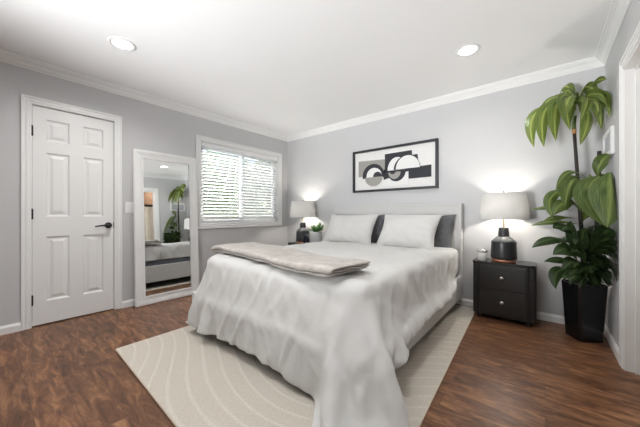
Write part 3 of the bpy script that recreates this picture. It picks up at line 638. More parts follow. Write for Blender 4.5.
    [-2433,1389,413,-2436,1386,448,-2436,1380,484,-2432,1371,519,-2421,1359,550,-2404,1348,581,-2389,1337,611,-2371,1323,644,-2340,1314,664,-2300,1310,672,-2264,1308,672,-2225,1308,672,-2189,1309,672,-2150,1310,672,-2114,1312,672,-2075,1313,673,-2039,1313,673,-2000,1314,673,-1964,1314,673,-1925,1314,673,-1889,1315,673,-1850,1315,673,-1814,1315,673,-1775,1315,673,-1739,1315,673,-1700,1315,673,-1664,1315,673,-1626,1315,673,-1590,1315,673,-1551,1315,673,-1515,1315,673,-1476,1315,673,-1440,1315,673,-1401,1315,673,-1365,1315,673,-1326,1315,673,-1290,1315,673,-1251,1315,673,-1215,1315,673,-1176,1315,673,-1139,1315,673,-1100,1314,673,-1064,1314,673,-1024,1314,673,-988,1313,672,-948,1312,672,-910,1311,672,-868,1309,672,-830,1309,672,-787,1310,669,-750,1315,652,-725,1327,616,-717,1340,581,-706,1349,543,-698,1357,507,-691,1365,469,-683,1372,433,-672,1380,396,-660,1390,362,-641,1398,329,-631,1408,294,-613,1412,261,-597,1417,228],
    [-2406,1413,417,-2408,1409,453,-2409,1404,488,-2409,1399,524,-2407,1391,559,-2400,1383,594,-2392,1373,628,-2369,1362,658,-2334,1356,671,-2296,1351,672,-2260,1349,672,-2222,1349,672,-2185,1349,672,-2147,1349,672,-2111,1350,672,-2072,1351,672,-2036,1351,672,-1998,1351,672,-1962,1352,672,-1923,1352,672,-1887,1352,672,-1849,1352,672,-1813,1352,672,-1774,1352,672,-1738,1352,672,-1699,1352,672,-1663,1352,672,-1625,1352,672,-1589,1352,672,-1550,1352,672,-1514,1352,672,-1475,1352,672,-1439,1352,672,-1400,1353,672,-1364,1353,672,-1326,1353,672,-1290,1353,672,-1251,1353,672,-1215,1353,672,-1176,1353,672,-1139,1352,672,-1100,1352,672,-1064,1352,672,-1025,1352,672,-989,1351,672,-949,1351,672,-911,1350,672,-870,1350,672,-832,1350,672,-791,1352,672,-752,1356,664,-721,1365,633,-714,1375,596,-706,1384,557,-699,1391,521,-690,1398,483,-679,1405,447,-665,1412,412,-648,1420,379,-628,1426,347,-612,1432,313,-597,1439,279,-582,1446,246],
    [-2397,1448,423,-2397,1444,459,-2397,1438,494,-2397,1432,530,-2399,1426,565,-2397,1418,601,-2390,1409,635,-2364,1399,662,-2330,1392,672,-2292,1387,672,-2256,1385,672,-2218,1385,672,-2182,1385,672,-2144,1386,672,-2108,1387,672,-2070,1387,672,-2034,1387,672,-1996,1388,672,-1960,1388,672,-1922,1388,672,-1886,1388,672,-1847,1389,672,-1811,1389,672,-1773,1389,672,-1737,1389,672,-1698,1389,672,-1662,1389,672,-1624,1389,672,-1588,1389,672,-1549,1389,672,-1513,1389,672,-1475,1389,672,-1439,1389,672,-1400,1389,672,-1364,1389,672,-1326,1389,672,-1290,1389,672,-1251,1389,672,-1215,1389,672,-1176,1389,672,-1140,1389,672,-1101,1388,672,-1065,1388,672,-1026,1388,672,-990,1388,672,-951,1387,672,-913,1387,672,-873,1386,672,-835,1386,672,-795,1389,672,-756,1393,668,-724,1401,641,-713,1410,605,-705,1419,566,-698,1426,531,-688,1433,493,-676,1440,458,-662,1447,423,-645,1454,391,-627,1461,358,-610,1467,325,-595,1473,291,-581,1480,257],
    [-2397,1484,428,-2397,1480,463,-2397,1474,498,-2397,1468,534,-2400,1462,569,-2397,1455,605,-2388,1447,639,-2360,1439,665,-2325,1432,672,-2288,1427,673,-2253,1425,672,-2215,1424,672,-2179,1424,672,-2142,1424,672,-2106,1425,672,-2068,1425,672,-2032,1425,672,-1994,1425,672,-1958,1425,672,-1920,1426,672,-1884,1426,672,-1846,1426,672,-1810,1426,672,-1772,1426,672,-1736,1426,672,-1697,1426,672,-1661,1426,672,-1623,1426,672,-1587,1426,672,-1549,1426,672,-1513,1426,672,-1475,1426,672,-1439,1426,672,-1400,1426,672,-1364,1426,672,-1326,1426,672,-1290,1426,672,-1252,1426,672,-1216,1426,672,-1177,1426,672,-1141,1426,672,-1103,1426,672,-1067,1426,672,-1028,1426,672,-992,1426,672,-953,1426,672,-916,1426,672,-876,1426,672,-839,1426,672,-799,1429,672,-761,1434,669,-727,1440,646,-713,1448,611,-706,1455,573,-700,1462,537,-692,1469,500,-682,1475,464,-669,1482,429,-654,1489,395,-638,1495,362,-620,1501,330,-606,1508,296,-592,1515,263],
    [-2397,1520,431,-2397,1515,466,-2398,1510,502,-2401,1504,537,-2402,1498,572,-2397,1491,608,-2386,1483,642,-2358,1475,666,-2323,1469,672,-2286,1464,673,-2250,1461,672,-2213,1461,672,-2177,1461,672,-2139,1461,672,-2104,1461,672,-2066,1461,672,-2030,1461,672,-1992,1462,672,-1956,1462,672,-1918,1462,672,-1883,1462,672,-1845,1462,672,-1809,1462,672,-1771,1462,672,-1735,1462,672,-1697,1462,672,-1661,1462,672,-1623,1462,672,-1587,1462,672,-1549,1462,672,-1513,1462,672,-1475,1462,672,-1439,1462,672,-1400,1462,672,-1364,1462,672,-1326,1463,672,-1290,1463,672,-1252,1463,672,-1216,1463,672,-1178,1463,672,-1142,1463,672,-1104,1462,672,-1068,1462,672,-1030,1462,672,-994,1462,672,-955,1462,672,-918,1462,672,-879,1462,672,-841,1463,672,-802,1466,672,-765,1470,670,-730,1477,650,-714,1484,616,-708,1492,578,-703,1498,542,-698,1504,504,-692,1510,468,-683,1515,431,-672,1520,396,-659,1525,361,-641,1531,329,-630,1535,294,-617,1541,260],
    [-2419,1549,433,-2417,1546,468,-2416,1542,504,-2413,1538,540,-2407,1534,575,-2397,1528,610,-2385,1522,643,-2356,1515,667,-2321,1509,672,-2283,1504,673,-2248,1501,672,-2211,1500,672,-2175,1499,672,-2138,1499,672,-2102,1499,672,-2064,1499,672,-2028,1499,672,-1991,1499,672,-1955,1499,672,-1917,1499,672,-1881,1499,672,-1844,1499,672,-1808,1499,672,-1770,1499,672,-1734,1499,672,-1696,1499,672,-1660,1499,672,-1622,1499,672,-1586,1499,672,-1548,1499,672,-1512,1499,672,-1475,1499,672,-1439,1499,672,-1401,1500,672,-1365,1500,672,-1327,1500,672,-1291,1500,672,-1253,1500,672,-1217,1500,672,-1179,1500,672,-1143,1500,672,-1105,1500,672,-1069,1500,672,-1031,1500,672,-995,1500,672,-957,1500,672,-920,1501,672,-881,1501,672,-844,1502,672,-805,1505,672,-768,1510,671,-733,1516,653,-715,1522,620,-709,1529,581,-705,1535,545,-702,1540,507,-697,1545,471,-691,1550,434,-682,1555,398,-667,1560,364,-644,1566,336,-638,1570,299,-636,1572,263],
    [-2432,1583,435,-2427,1581,471,-2421,1578,506,-2413,1574,541,-2406,1570,576,-2397,1565,611,-2384,1558,645,-2354,1551,667,-2319,1545,672,-2282,1540,673,-2246,1537,672,-2209,1536,672,-2173,1536,672,-2136,1535,672,-2100,1535,672,-2063,1535,672,-2027,1536,672,-1990,1536,672,-1954,1536,672,-1916,1536,672,-1880,1536,672,-1843,1536,672,-1807,1536,672,-1769,1536,672,-1733,1536,672,-1696,1536,672,-1660,1536,672,-1622,1536,672,-1586,1536,672,-1548,1536,672,-1512,1536,672,-1475,1536,672,-1439,1536,672,-1401,1536,672,-1365,1536,672,-1327,1536,672,-1291,1536,672,-1254,1536,672,-1218,1536,672,-1180,1536,672,-1144,1536,672,-1106,1536,672,-1070,1536,672,-1032,1537,672,-997,1537,672,-959,1537,672,-922,1537,672,-883,1538,672,-846,1539,672,-808,1542,672,-771,1546,671,-735,1552,655,-715,1559,623,-709,1565,585,-706,1571,549,-703,1576,511,-699,1581,475,-694,1586,438,-686,1591,402,-671,1596,368,-646,1601,341,-638,1605,305,-638,1608,269],
    [-2431,1619,436,-2423,1617,471,-2415,1613,506,-2408,1610,541,-2404,1606,576,-2397,1602,612,-2383,1596,646,-2353,1590,668,-2317,1584,672,-2281,1579,673,-2245,1577,672,-2208,1575,672,-2172,1574,672,-2135,1574,672,-2099,1573,672,-2062,1573,672,-2026,1573,672,-1989,1573,672,-1953,1573,672,-1916,1573,672,-1880,1573,672,-1842,1573,672,-1806,1573,672,-1769,1573,672,-1733,1573,672,-1695,1573,672,-1659,1573,672,-1622,1573,672,-1586,1573,672,-1548,1573,672,-1512,1573,672,-1475,1573,672,-1439,1573,672,-1401,1573,672,-1365,1573,672,-1328,1573,672,-1292,1573,672,-1254,1574,672,-1218,1574,672,-1181,1574,672,-1145,1574,672,-1107,1574,672,-1071,1574,672,-1034,1574,672,-998,1575,672,-960,1575,672,-923,1576,672,-885,1577,672,-848,1578,672,-810,1581,673,-773,1586,672,-737,1592,657,-716,1597,625,-710,1602,588,-706,1608,551,-703,1613,514,-700,1617,478,-695,1622,441,-687,1627,405,-674,1632,371,-649,1637,345,-638,1641,309,-638,1644,273],
    [-2421,1654,435,-2414,1652,471,-2408,1649,506,-2404,1646,542,-2402,1642,577,-2396,1638,613,-2383,1633,646,-2352,1626,668,-2316,1621,672,-2279,1616,673,-2244,1613,672,-2207,1612,672,-2171,1611,672,-2134,1610,672,-2098,1610,672,-2061,1610,672,-2025,1610,672,-1988,1610,672,-1952,1610,672,-1915,1610,672,-1879,1610,672,-1842,1609,672,-1806,1609,672,-1768,1609,672,-1733,1609,672,-1695,1609,672,-1659,1609,672,-1622,1609,672,-1586,1609,672,-1548,1609,672,-1513,1609,672,-1475,1609,672,-1439,1609,672,-1402,1609,672,-1366,1610,672,-1328,1610,672,-1292,1610,672,-1255,1610,672,-1219,1610,672,-1181,1610,672,-1145,1610,672,-1108,1610,672,-1072,1611,672,-1035,1611,672,-999,1611,672,-961,1612,672,-925,1612,672,-886,1613,672,-850,1615,672,-812,1618,673,-776,1623,672,-739,1628,658,-717,1633,628,-710,1639,590,-706,1644,554,-704,1649,517,-700,1654,481,-693,1658,445,-684,1663,410,-670,1668,376,-649,1673,346,-631,1676,314,-624,1677,279],
    [-2404,1687,434,-2400,1685,470,-2398,1683,506,-2400,1681,542,-2401,1679,577,-2396,1675,614,-2382,1671,647,-2351,1665,669,-2316,1659,672,-2279,1655,673,-2243,1652,672,-2206,1651,672,-2171,1649,672,-2134,1648,672,-2098,1648,672,-2061,1648,672,-2025,1647,672,-1988,1647,672,-1952,1647,672,-1915,1647,672,-1879,1647,672,-1841,1647,672,-1806,1647,672,-1768,1646,672,-1732,1646,672,-1695,1646,672,-1659,1646,672,-1622,1646,672,-1586,1646,672,-1549,1646,672,-1513,1646,672,-1475,1646,672,-1439,1646,672,-1402,1647,672,-1366,1647,672,-1329,1647,672,-1293,1647,672,-1255,1647,672,-1219,1647,672,-1182,1648,672,-1146,1648,672,-1109,1648,672,-1073,1648,672,-1036,1649,672,-1000,1649,672,-962,1650,672,-926,1651,672,-888,1652,672,-851,1654,672,-814,1657,673,-777,1662,672,-741,1667,659,-718,1672,630,-711,1676,592,-707,1681,556,-705,1686,519,-702,1690,483,-697,1694,446,-689,1698,411,-676,1703,377,-652,1708,349,-638,1711,315,-632,1713,280],
    [-2397,1722,435,-2397,1721,471,-2400,1720,506,-2402,1718,542,-2402,1715,578,-2396,1712,614,-2382,1707,647,-2351,1702,669,-2315,1696,672,-2278,1692,673,-2243,1689,672,-2206,1687,672,-2170,1686,672,-2133,1685,672,-2097,1684,672,-2060,1684,672,-2024,1684,672,-1987,1684,672,-1951,1683,672,-1914,1683,672,-1878,1683,672,-1841,1683,672,-1805,1683,672,-1768,1683,672,-1732,1683,672,-1695,1683,672,-1659,1683,672,-1622,1683,672,-1586,1682,672,-1549,1683,672,-1513,1683,672,-1475,1683,672,-1440,1683,672,-1402,1683,672,-1366,1683,672,-1329,1683,672,-1293,1683,672,-1256,1684,672,-1220,1684,672,-1183,1684,672,-1147,1684,672,-1109,1684,672,-1074,1685,672,-1036,1685,672,-1000,1686,672,-963,1686,672,-927,1687,672,-889,1689,672,-853,1690,672,-815,1694,673,-779,1698,672,-742,1703,660,-718,1708,631,-711,1713,594,-708,1717,558,-706,1722,521,-703,1726,485,-699,1730,448,-692,1735,413,-678,1739,379,-654,1744,352,-639,1747,319,-638,1748,283],
    [-2397,1758,435,-2400,1757,471,-2403,1756,506,-2404,1754,542,-2402,1752,578,-2396,1749,614,-2382,1745,647,-2351,1740,669,-2315,1735,672,-2278,1730,673,-2242,1728,672,-2206,1726,672,-2170,1724,672,-2133,1723,672,-2097,1722,672,-2060,1722,672,-2024,1722,672,-1987,1721,672,-1951,1721,672,-1914,1721,672,-1878,1721,672,-1841,1720,672,-1805,1720,672,-1768,1720,672,-1732,1720,672,-1695,1720,672,-1659,1720,672,-1622,1720,672,-1586,1720,672,-1549,1720,672,-1513,1720,672,-1476,1720,672,-1440,1720,672,-1403,1720,672,-1367,1720,672,-1329,1720,672,-1294,1721,672,-1256,1721,672,-1220,1721,672,-1183,1721,672,-1147,1722,672,-1110,1722,672,-1074,1722,672,-1037,1723,672,-1001,1724,672,-964,1725,672,-928,1726,672,-890,1727,672,-854,1729,672,-816,1733,673,-780,1737,672,-743,1742,661,-719,1746,633,-712,1750,595,-708,1754,559,-706,1759,522,-704,1763,487,-700,1767,450,-693,1771,415,-680,1775,380,-656,1779,354,-639,1782,322,-630,1784,287],
    [-2405,1794,434,-2406,1793,470,-2405,1792,506,-2404,1790,542,-2402,1788,578,-2396,1785,614,-2382,1781,648,-2350,1776,669,-2315,1771,672,-2278,1767,673,-2242,1764,672,-2205,1762,672,-2170,1761,672,-2133,1760,672,-2097,1759,672,-2060,1758,672,-2024,1758,672,-1987,1758,672,-1951,1757,672,-1914,1757,672,-1878,1757,672,-1841,1757,672,-1805,1756,672,-1768,1756,672,-1732,1756,672,-1695,1756,672,-1659,1756,672,-1622,1756,672,-1586,1756,672,-1549,1756,672,-1513,1756,672,-1476,1756,672,-1440,1756,672,-1403,1756,672,-1367,1756,672,-1330,1757,672,-1294,1757,672,-1257,1757,672,-1221,1757,672,-1184,1758,672,-1148,1758,672,-1111,1758,672,-1075,1759,672,-1038,1759,672,-1002,1760,672,-964,1761,672,-928,1762,672,-891,1764,672,-855,1766,672,-817,1769,673,-782,1773,672,-745,1778,662,-720,1783,634,-712,1787,597,-708,1791,561,-706,1795,524,-704,1799,488,-700,1803,452,-694,1807,417,-682,1811,382,-658,1815,355,-640,1818,324,-638,1819,288],
    [-2399,1829,434,-2400,1829,470,-2401,1828,506,-2403,1826,542,-2402,1825,578,-2396,1822,614,-2382,1819,647,-2351,1814,669,-2315,1810,672,-2278,1806,673,-2242,1803,672,-2205,1801,672,-2170,1799,672,-2133,1798,672,-2097,1797,672,-2060,1796,672,-2024,1796,672,-1987,1795,672,-1951,1795,672,-1914,1794,672,-1878,1794,672,-1841,1794,672,-1805,1794,672,-1768,1793,672,-1732,1793,672,-1695,1793,672,-1659,1793,672,-1622,1793,672,-1586,1793,672,-1549,1793,672,-1513,1793,672,-1476,1793,672,-1440,1793,672,-1403,1793,672,-1367,1794,672,-1330,1794,672,-1294,1794,672,-1257,1794,672,-1221,1795,672,-1184,1795,672,-1148,1795,672,-1111,1796,672,-1075,1797,672,-1038,1797,672,-1002,1798,672,-965,1799,672,-929,1800,672,-892,1802,672,-856,1804,672,-818,1808,673,-783,1812,672,-745,1817,662,-720,1821,635,-713,1824,598,-708,1828,562,-706,1832,525,-704,1835,490,-700,1839,453,-694,1843,418,-682,1847,384,-659,1851,356,-640,1853,325,-631,1854,291],
    [-2402,1865,434,-2403,1865,470,-2403,1864,506,-2403,1863,542,-2402,1861,578,-2396,1859,614,-2382,1855,647,-2350,1851,669,-2315,1846,672,-2278,1842,673,-2242,1839,672,-2205,1837,672,-2170,1835,672,-2133,1834,672,-2097,1833,672,-2060,1832,672,-2024,1832,672,-1987,1831,672,-1951,1831,672,-1914,1831,672,-1878,1830,672,-1841,1830,672,-1805,1830,672,-1768,1830,672,-1733,1830,672,-1695,1829,672,-1660,1829,672,-1622,1829,672,-1587,1829,672,-1549,1829,672,-1514,1829,672,-1476,1829,672,-1441,1830,672,-1403,1830,672,-1368,1830,672,-1330,1830,672,-1295,1830,672,-1257,1831,672,-1222,1831,672,-1184,1831,672,-1149,1832,672,-1112,1832,672,-1076,1833,672,-1039,1834,672,-1003,1834,672,-966,1835,672,-930,1837,672,-892,1839,672,-857,1841,672,-819,1844,673,-784,1848,672,-747,1853,663,-721,1857,636,-713,1861,599,-708,1864,564,-706,1868,527,-704,1872,491,-700,1875,455,-694,1879,420,-682,1883,385,-660,1887,357,-640,1890,327,-638,1890,291],
    [-2406,1901,434,-2405,1901,470,-2404,1900,505,-2404,1899,542,-2402,1898,577,-2396,1896,614,-2382,1893,647,-2351,1889,669,-2315,1884,672,-2278,1880,673,-2242,1877,672,-2205,1875,672,-2170,1874,672,-2133,1872,672,-2097,1871,672,-2060,1870,672,-2024,1870,672,-1987,1869,672,-1951,1868,672,-1914,1868,672,-1878,1868,672,-1841,1867,672,-1806,1867,672,-1769,1867,672,-1733,1867,672,-1696,1866,672,-1660,1866,672,-1623,1866,672,-1587,1866,672,-1550,1866,672,-1514,1866,672,-1477,1866,672,-1441,1867,672,-1404,1867,672,-1368,1867,672,-1331,1867,672,-1295,1868,672,-1258,1868,672,-1222,1868,672,-1185,1869,672,-1149,1869,672,-1112,1870,672,-1076,1870,672,-1039,1871,672,-1003,1872,672,-966,1874,672,-930,1875,672,-893,1877,672,-857,1879,672,-820,1883,673,-784,1887,672,-747,1891,663,-721,1895,637,-713,1898,600,-708,1901,565,-706,1905,528,-704,1908,492,-700,1912,456,-694,1915,421,-683,1919,386,-661,1922,358,-641,1925,328,-638,1926,292],
    [-2401,1937,434,-2402,1937,469,-2402,1936,505,-2403,1935,542,-2402,1934,577,-2396,1932,614,-2382,1929,647,-2351,1925,669,-2315,1921,672,-2278,1917,673,-2242,1914,672,-2205,1912,672,-2170,1910,672,-2133,1908,672,-2097,1907,672,-2060,1907,672,-2024,1906,672,-1987,1905,672,-1951,1905,672,-1914,1904,672,-1879,1904,672,-1842,1904,672,-1806,1903,672,-1769,1903,672,-1733,1903,672,-1696,1903,672,-1660,1903,672,-1623,1903,672,-1587,1903,672,-1550,1903,672,-1514,1903,672,-1477,1903,672,-1441,1903,672,-1404,1903,672,-1368,1903,672,-1331,1904,672,-1295,1904,672,-1258,1904,672,-1222,1905,672,-1185,1905,672,-1149,1906,672,-1112,1906,672,-1076,1907,672,-1039,1908,672,-1004,1909,672,-967,1910,672,-931,1912,672,-894,1914,672,-858,1916,672,-821,1919,673,-785,1923,672,-748,1927,664,-722,1931,638,-713,1935,601,-708,1938,566,-706,1941,529,-703,1944,494,-700,1948,457,-693,1952,422,-683,1955,388,-662,1959,359,-641,1961,329,-632,1961,294],
    [-2403,1973,433,-2403,1973,469,-2403,1973,505,-2403,1972,541,-2402,1971,577,-2396,1969,613,-2382,1967,647,-2351,1963,669,-2315,1959,672,-2278,1955,673,-2242,1952,672,-2206,1950,672,-2170,1948,672,-2133,1946,672,-2097,1945,672,-2060,1944,672,-2024,1943,672,-1987,1943,672,-1952,1942,672,-1915,1942,672,-1879,1941,672,-1842,1941,672,-1806,1940,672,-1769,1940,672,-1733,1940,672,-1696,1940,672,-1660,1940,672,-1623,1940,672,-1587,1939,672,-1550,1939,672,-1514,1940,672,-1477,1940,672,-1441,1940,672,-1404,1940,672,-1368,1940,672,-1331,1941,672,-1295,1941,672,-1258,1941,672,-1223,1942,672,-1186,1942,672,-1150,1943,672,-1113,1944,672,-1077,1944,672,-1040,1945,672,-1004,1946,672,-967,1948,672,-931,1950,672,-894,1952,672,-858,1954,672,-821,1957,673,-786,1961,672,-749,1965,664,-722,1969,639,-713,1972,602,-708,1975,567,-706,1978,530,-703,1981,494,-699,1984,458,-693,1988,423,-682,1991,388,-662,1994,359,-641,1997,330,-638,1997,294],
    [-2403,2010,433,-2403,2009,469,-2403,2009,505,-2403,2008,541,-2402,2007,577,-2396,2006,613,-2382,2003,647,-2351,1999,669,-2315,1995,672,-2278,1991,673,-2242,1989,672,-2206,1986,672,-2170,1984,672,-2133,1983,672,-2097,1981,672,-2060,1981,672,-2025,1980,672,-1988,1979,672,-1952,1978,672,-1915,1978,672,-1879,1978,672,-1842,1977,672,-1806,1977,672,-1769,1976,672,-1733,1976,672,-1696,1976,672,-1660,1976,672,-1623,1976,672,-1587,1976,672,-1550,1976,672,-1514,1976,672,-1477,1976,672,-1442,1976,672,-1405,1976,672,-1369,1977,672,-1332,1977,672,-1296,1977,672,-1259,1978,672,-1223,1978,672,-1186,1979,672,-1150,1979,672,-1113,1980,672,-1077,1981,672,-1040,1982,672,-1004,1983,672,-967,1984,672,-931,1986,672,-895,1988,672,-859,1991,672,-822,1994,673,-786,1998,672,-749,2002,665,-722,2005,639,-713,2009,603,-708,2011,567,-705,2014,530,-702,2017,495,-698,2021,459,-692,2024,424,-681,2027,389,-662,2031,359,-641,2033,330,-634,2033,294],
    [-2403,2046,433,-2403,2046,469,-2403,2045,505,-2403,2045,541,-2402,2044,577,-2397,2043,613,-2382,2041,647,-2351,2037,669,-2315,2033,672,-2278,2029,673,-2243,2027,672,-2206,2024,672,-2170,2022,672,-2133,2020,672,-2097,2019,672,-2061,2018,672,-2025,2017,672,-1988,2016,672,-1952,2016,672,-1915,2015,672,-1879,2015,672,-1842,2014,672,-1806,2014,672,-1769,2013,672,-1733,2013,672,-1696,2013,672,-1661,2013,672,-1623,2013,672,-1588,2013,672,-1551,2013,672,-1515,2013,672,-1478,2013,672,-1442,2013,672,-1405,2013,672,-1369,2014,672,-1332,2014,672,-1296,2014,672,-1259,2015,672,-1223,2015,672,-1186,2016,672,-1150,2017,672,-1113,2017,672,-1077,2018,672,-1040,2019,672,-1004,2021,672,-968,2022,672,-932,2024,672,-895,2026,672,-859,2029,672,-822,2032,673,-787,2036,672,-749,2040,665,-723,2043,639,-713,2046,603,-708,2048,567,-705,2051,531,-702,2054,495,-697,2057,459,-691,2060,424,-681,2063,389,-662,2066,359,-641,2069,329,-638,2069,293],
    [-2403,2082,433,-2403,2082,469,-2403,2082,504,-2403,2081,541,-2402,2080,576,-2397,2079,613,-2383,2077,647,-2351,2074,669,-2315,2069,672,-2278,2066,673,-2243,2063,672,-2206,2061,672,-2170,2059,672,-2133,2057,672,-2098,2056,672,-2061,2054,672,-2025,2054,672,-1988,2053,672,-1952,2052,672,-1915,2052,672,-1879,2051,672,-1842,2051,672,-1806,2050,672,-1769,2050,672,-1734,2050,672,-1697,2049,672,-1661,2049,672,-1624,2049,672,-1588,2049,672,-1551,2049,672,-1515,2049,672,-1478,2049,672,-1442,2049,672,-1405,2050,672,-1369,2050,672,-1332,2050,672,-1296,2051,672,-1259,2051,672,-1223,2052,672,-1186,2052,672,-1150,2053,672,-1113,2054,672,-1078,2055,672,-1041,2056,672,-1005,2057,672,-968,2058,672,-932,2060,672,-895,2063,672,-859,2065,672,-822,2068,673,-787,2072,672,-750,2076,665,-723,2079,640,-713,2082,603,-708,2085,568,-705,2087,531,-702,2090,495,-697,2093,459,-690,2096,424,-680,2100,390,-662,2103,359,-641,2105,329,-635,2105,294],
    [-2403,2118,432,-2403,2118,468,-2403,2118,504,-2403,2117,540,-2402,2117,576,-2397,2116,613,-2383,2114,646,-2352,2111,668,-2316,2107,672,-2279,2104,673,-2243,2101,672,-2206,2099,672,-2171,2096,672,-2134,2095,672,-2098,2093,672,-2061,2092,672,-2025,2091,672,-1988,2090,672,-1952,2089,672,-1915,2089,672,-1879,2088,672,-1842,2088,672,-1807,2087,672,-1770,2087,672,-1734,2086,672,-1697,2086,672,-1661,2086,672,-1624,2086,672,-1588,2086,672,-1551,2086,672,-1515,2086,672,-1478,2086,672,-1442,2086,672,-1405,2087,672,-1369,2087,672,-1332,2087,672,-1296,2088,672,-1259,2088,672,-1224,2089,672,-1187,2089,672,-1151,2090,672,-1114,2091,672,-1078,2092,672,-1041,2093,672,-1005,2095,672,-968,2096,672,-932,2098,672,-895,2101,672,-860,2103,672,-823,2106,673,-787,2110,672,-750,2114,665,-723,2117,640,-713,2120,603,-708,2122,568,-705,2124,531,-701,2127,495,-697,2130,459,-690,2133,424,-679,2136,390,-661,2138,359,-641,2141,329,-638,2141,293],
    [-2403,2155,432,-2403,2155,468,-2403,2154,504,-2403,2154,540,-2402,2153,576,-2397,2153,612,-2383,2151,646,-2352,2147,668,-2316,2143,672,-2279,2140,673,-2243,2137,672,-2206,2135,672,-2171,2133,672,-2134,2131,672,-2098,2129,672,-2061,2128,672,-2025,2127,672,-1988,2126,672,-1952,2126,672,-1915,2125,672,-1880,2124,672,-1843,2124,672,-1807,2123,672,-1770,2123,672,-1734,2123,672,-1697,2122,672,-1661,2122,672,-1624,2122,672,-1588,2122,672,-1551,2122,672,-1515,2122,672,-1478,2122,672,-1442,2123,672,-1405,2123,672,-1370,2123,672,-1333,2124,672,-1297,2124,672,-1260,2125,672,-1224,2125,672,-1187,2126,672,-1151,2126,672,-1114,2127,672,-1078,2128,672,-1041,2130,672,-1005,2131,672,-968,2133,672,-932,2135,672,-896,2137,672,-860,2139,672,-823,2143,673,-787,2147,672,-750,2150,665,-723,2153,640,-713,2156,603,-708,2158,568,-705,2160,531,-701,2163,496,-696,2166,459,-690,2169,424,-679,2172,390,-661,2175,359,-641,2177,329,-636,2177,293],
    [-2403,2191,432,-2403,2191,468,-2403,2191,504,-2403,2190,540,-2402,2190,576,-2397,2190,612,-2383,2188,646,-2352,2185,668,-2316,2181,672,-2279,2178,673,-2243,2175,672,-2207,2173,672,-2171,2170,672,-2134,2168,672,-2098,2167,672,-2061,2166,672,-2025,2165,672,-1989,2164,672,-1953,2163,672,-1916,2162,672,-1880,2161,672,-1843,2161,672,-1807,2160,672,-1770,2160,672,-1734,2160,672,-1697,2159,672,-1661,2159,672,-1624,2159,672,-1588,2159,672,-1551,2159,672,-1515,2159,672,-1478,2159,672,-1443,2159,672,-1406,2160,672,-1370,2160,672,-1333,2160,672,-1297,2161,672,-1260,2162,672,-1224,2162,672,-1187,2163,672,-1151,2164,672,-1114,2165,672,-1078,2166,672,-1041,2167,672,-1005,2168,672,-968,2170,672,-933,2172,672,-896,2175,672,-860,2177,672,-823,2180,673,-787,2184,672,-750,2188,665,-723,2191,640,-713,2193,603,-708,2195,568,-705,2197,531,-701,2200,496,-696,2202,459,-690,2205,424,-679,2208,390,-661,2211,359,-641,2213,329,-637,2213,293],
    [-2403,2227,432,-2403,2227,468,-2403,2227,503,-2403,2227,540,-2402,2226,575,-2397,2226,612,-2383,2224,646,-2352,2221,668,-2316,2217,672,-2279,2214,673,-2244,2211,672,-2207,2209,672,-2171,2207,672,-2134,2205,672,-2098,2203,672,-2061,2202,672,-2026,2201,672,-1989,2200,672,-1953,2199,672,-1916,2198,672,-1880,2198,672,-1843,2197,672,-1807,2197,672,-1770,2196,672,-1734,2196,672,-1697,2196,672,-1661,2195,672,-1624,2195,672,-1589,2195,672,-1552,2195,672,-1516,2195,672,-1479,2195,672,-1443,2196,672,-1406,2196,672,-1370,2196,672,-1333,2197,672,-1297,2197,672,-1260,2198,672,-1224,2198,672,-1187,2199,672,-1151,2200,672,-1114,2201,672,-1078,2202,672,-1041,2203,672,-1006,2205,672,-969,2207,672,-933,2209,672,-896,2211,672,-860,2214,672,-823,2217,673,-788,2221,672,-750,2224,665,-723,2227,640,-713,2230,604,-708,2231,568,-705,2233,531,-701,2236,496,-696,2239,460,-690,2241,425,-679,2244,390,-661,2247,359,-641,2249,329,-637,2249,293],
    [-2403,2263,431,-2403,2264,467,-2403,2263,503,-2403,2263,539,-2402,2263,575,-2397,2263,612,-2383,2261,646,-2352,2259,668,-2317,2255,672,-2279,2252,673,-2244,2249,672,-2207,2247,672,-2171,2244,672,-2134,2242,672,-2099,2241,672,-2062,2239,672,-2026,2238,672,-1989,2237,672,-1953,2236,672,-1916,2235,672,-1880,2235,672,-1843,2234,672,-1807,2234,672,-1770,2233,672,-1735,2233,672,-1698,2232,672,-1662,2232,672,-1625,2232,672,-1589,2232,672,-1552,2232,672,-1516,2232,672,-1479,2232,672,-1443,2233,672,-1406,2233,672,-1370,2233,672,-1333,2234,672,-1297,2234,672,-1260,2235,672,-1224,2235,672,-1187,2236,672,-1151,2237,672,-1114,2238,672,-1079,2239,672,-1042,2241,672,-1006,2242,672,-969,2244,672,-933,2246,672,-896,2249,672,-860,2251,672,-823,2254,673,-788,2258,672,-750,2262,665,-723,2264,640,-713,2267,604,-708,2268,568,-705,2270,531,-701,2272,496,-696,2275,460,-690,2277,425,-679,2280,390,-661,2283,359,-641,2285,329,-637,2286,293],
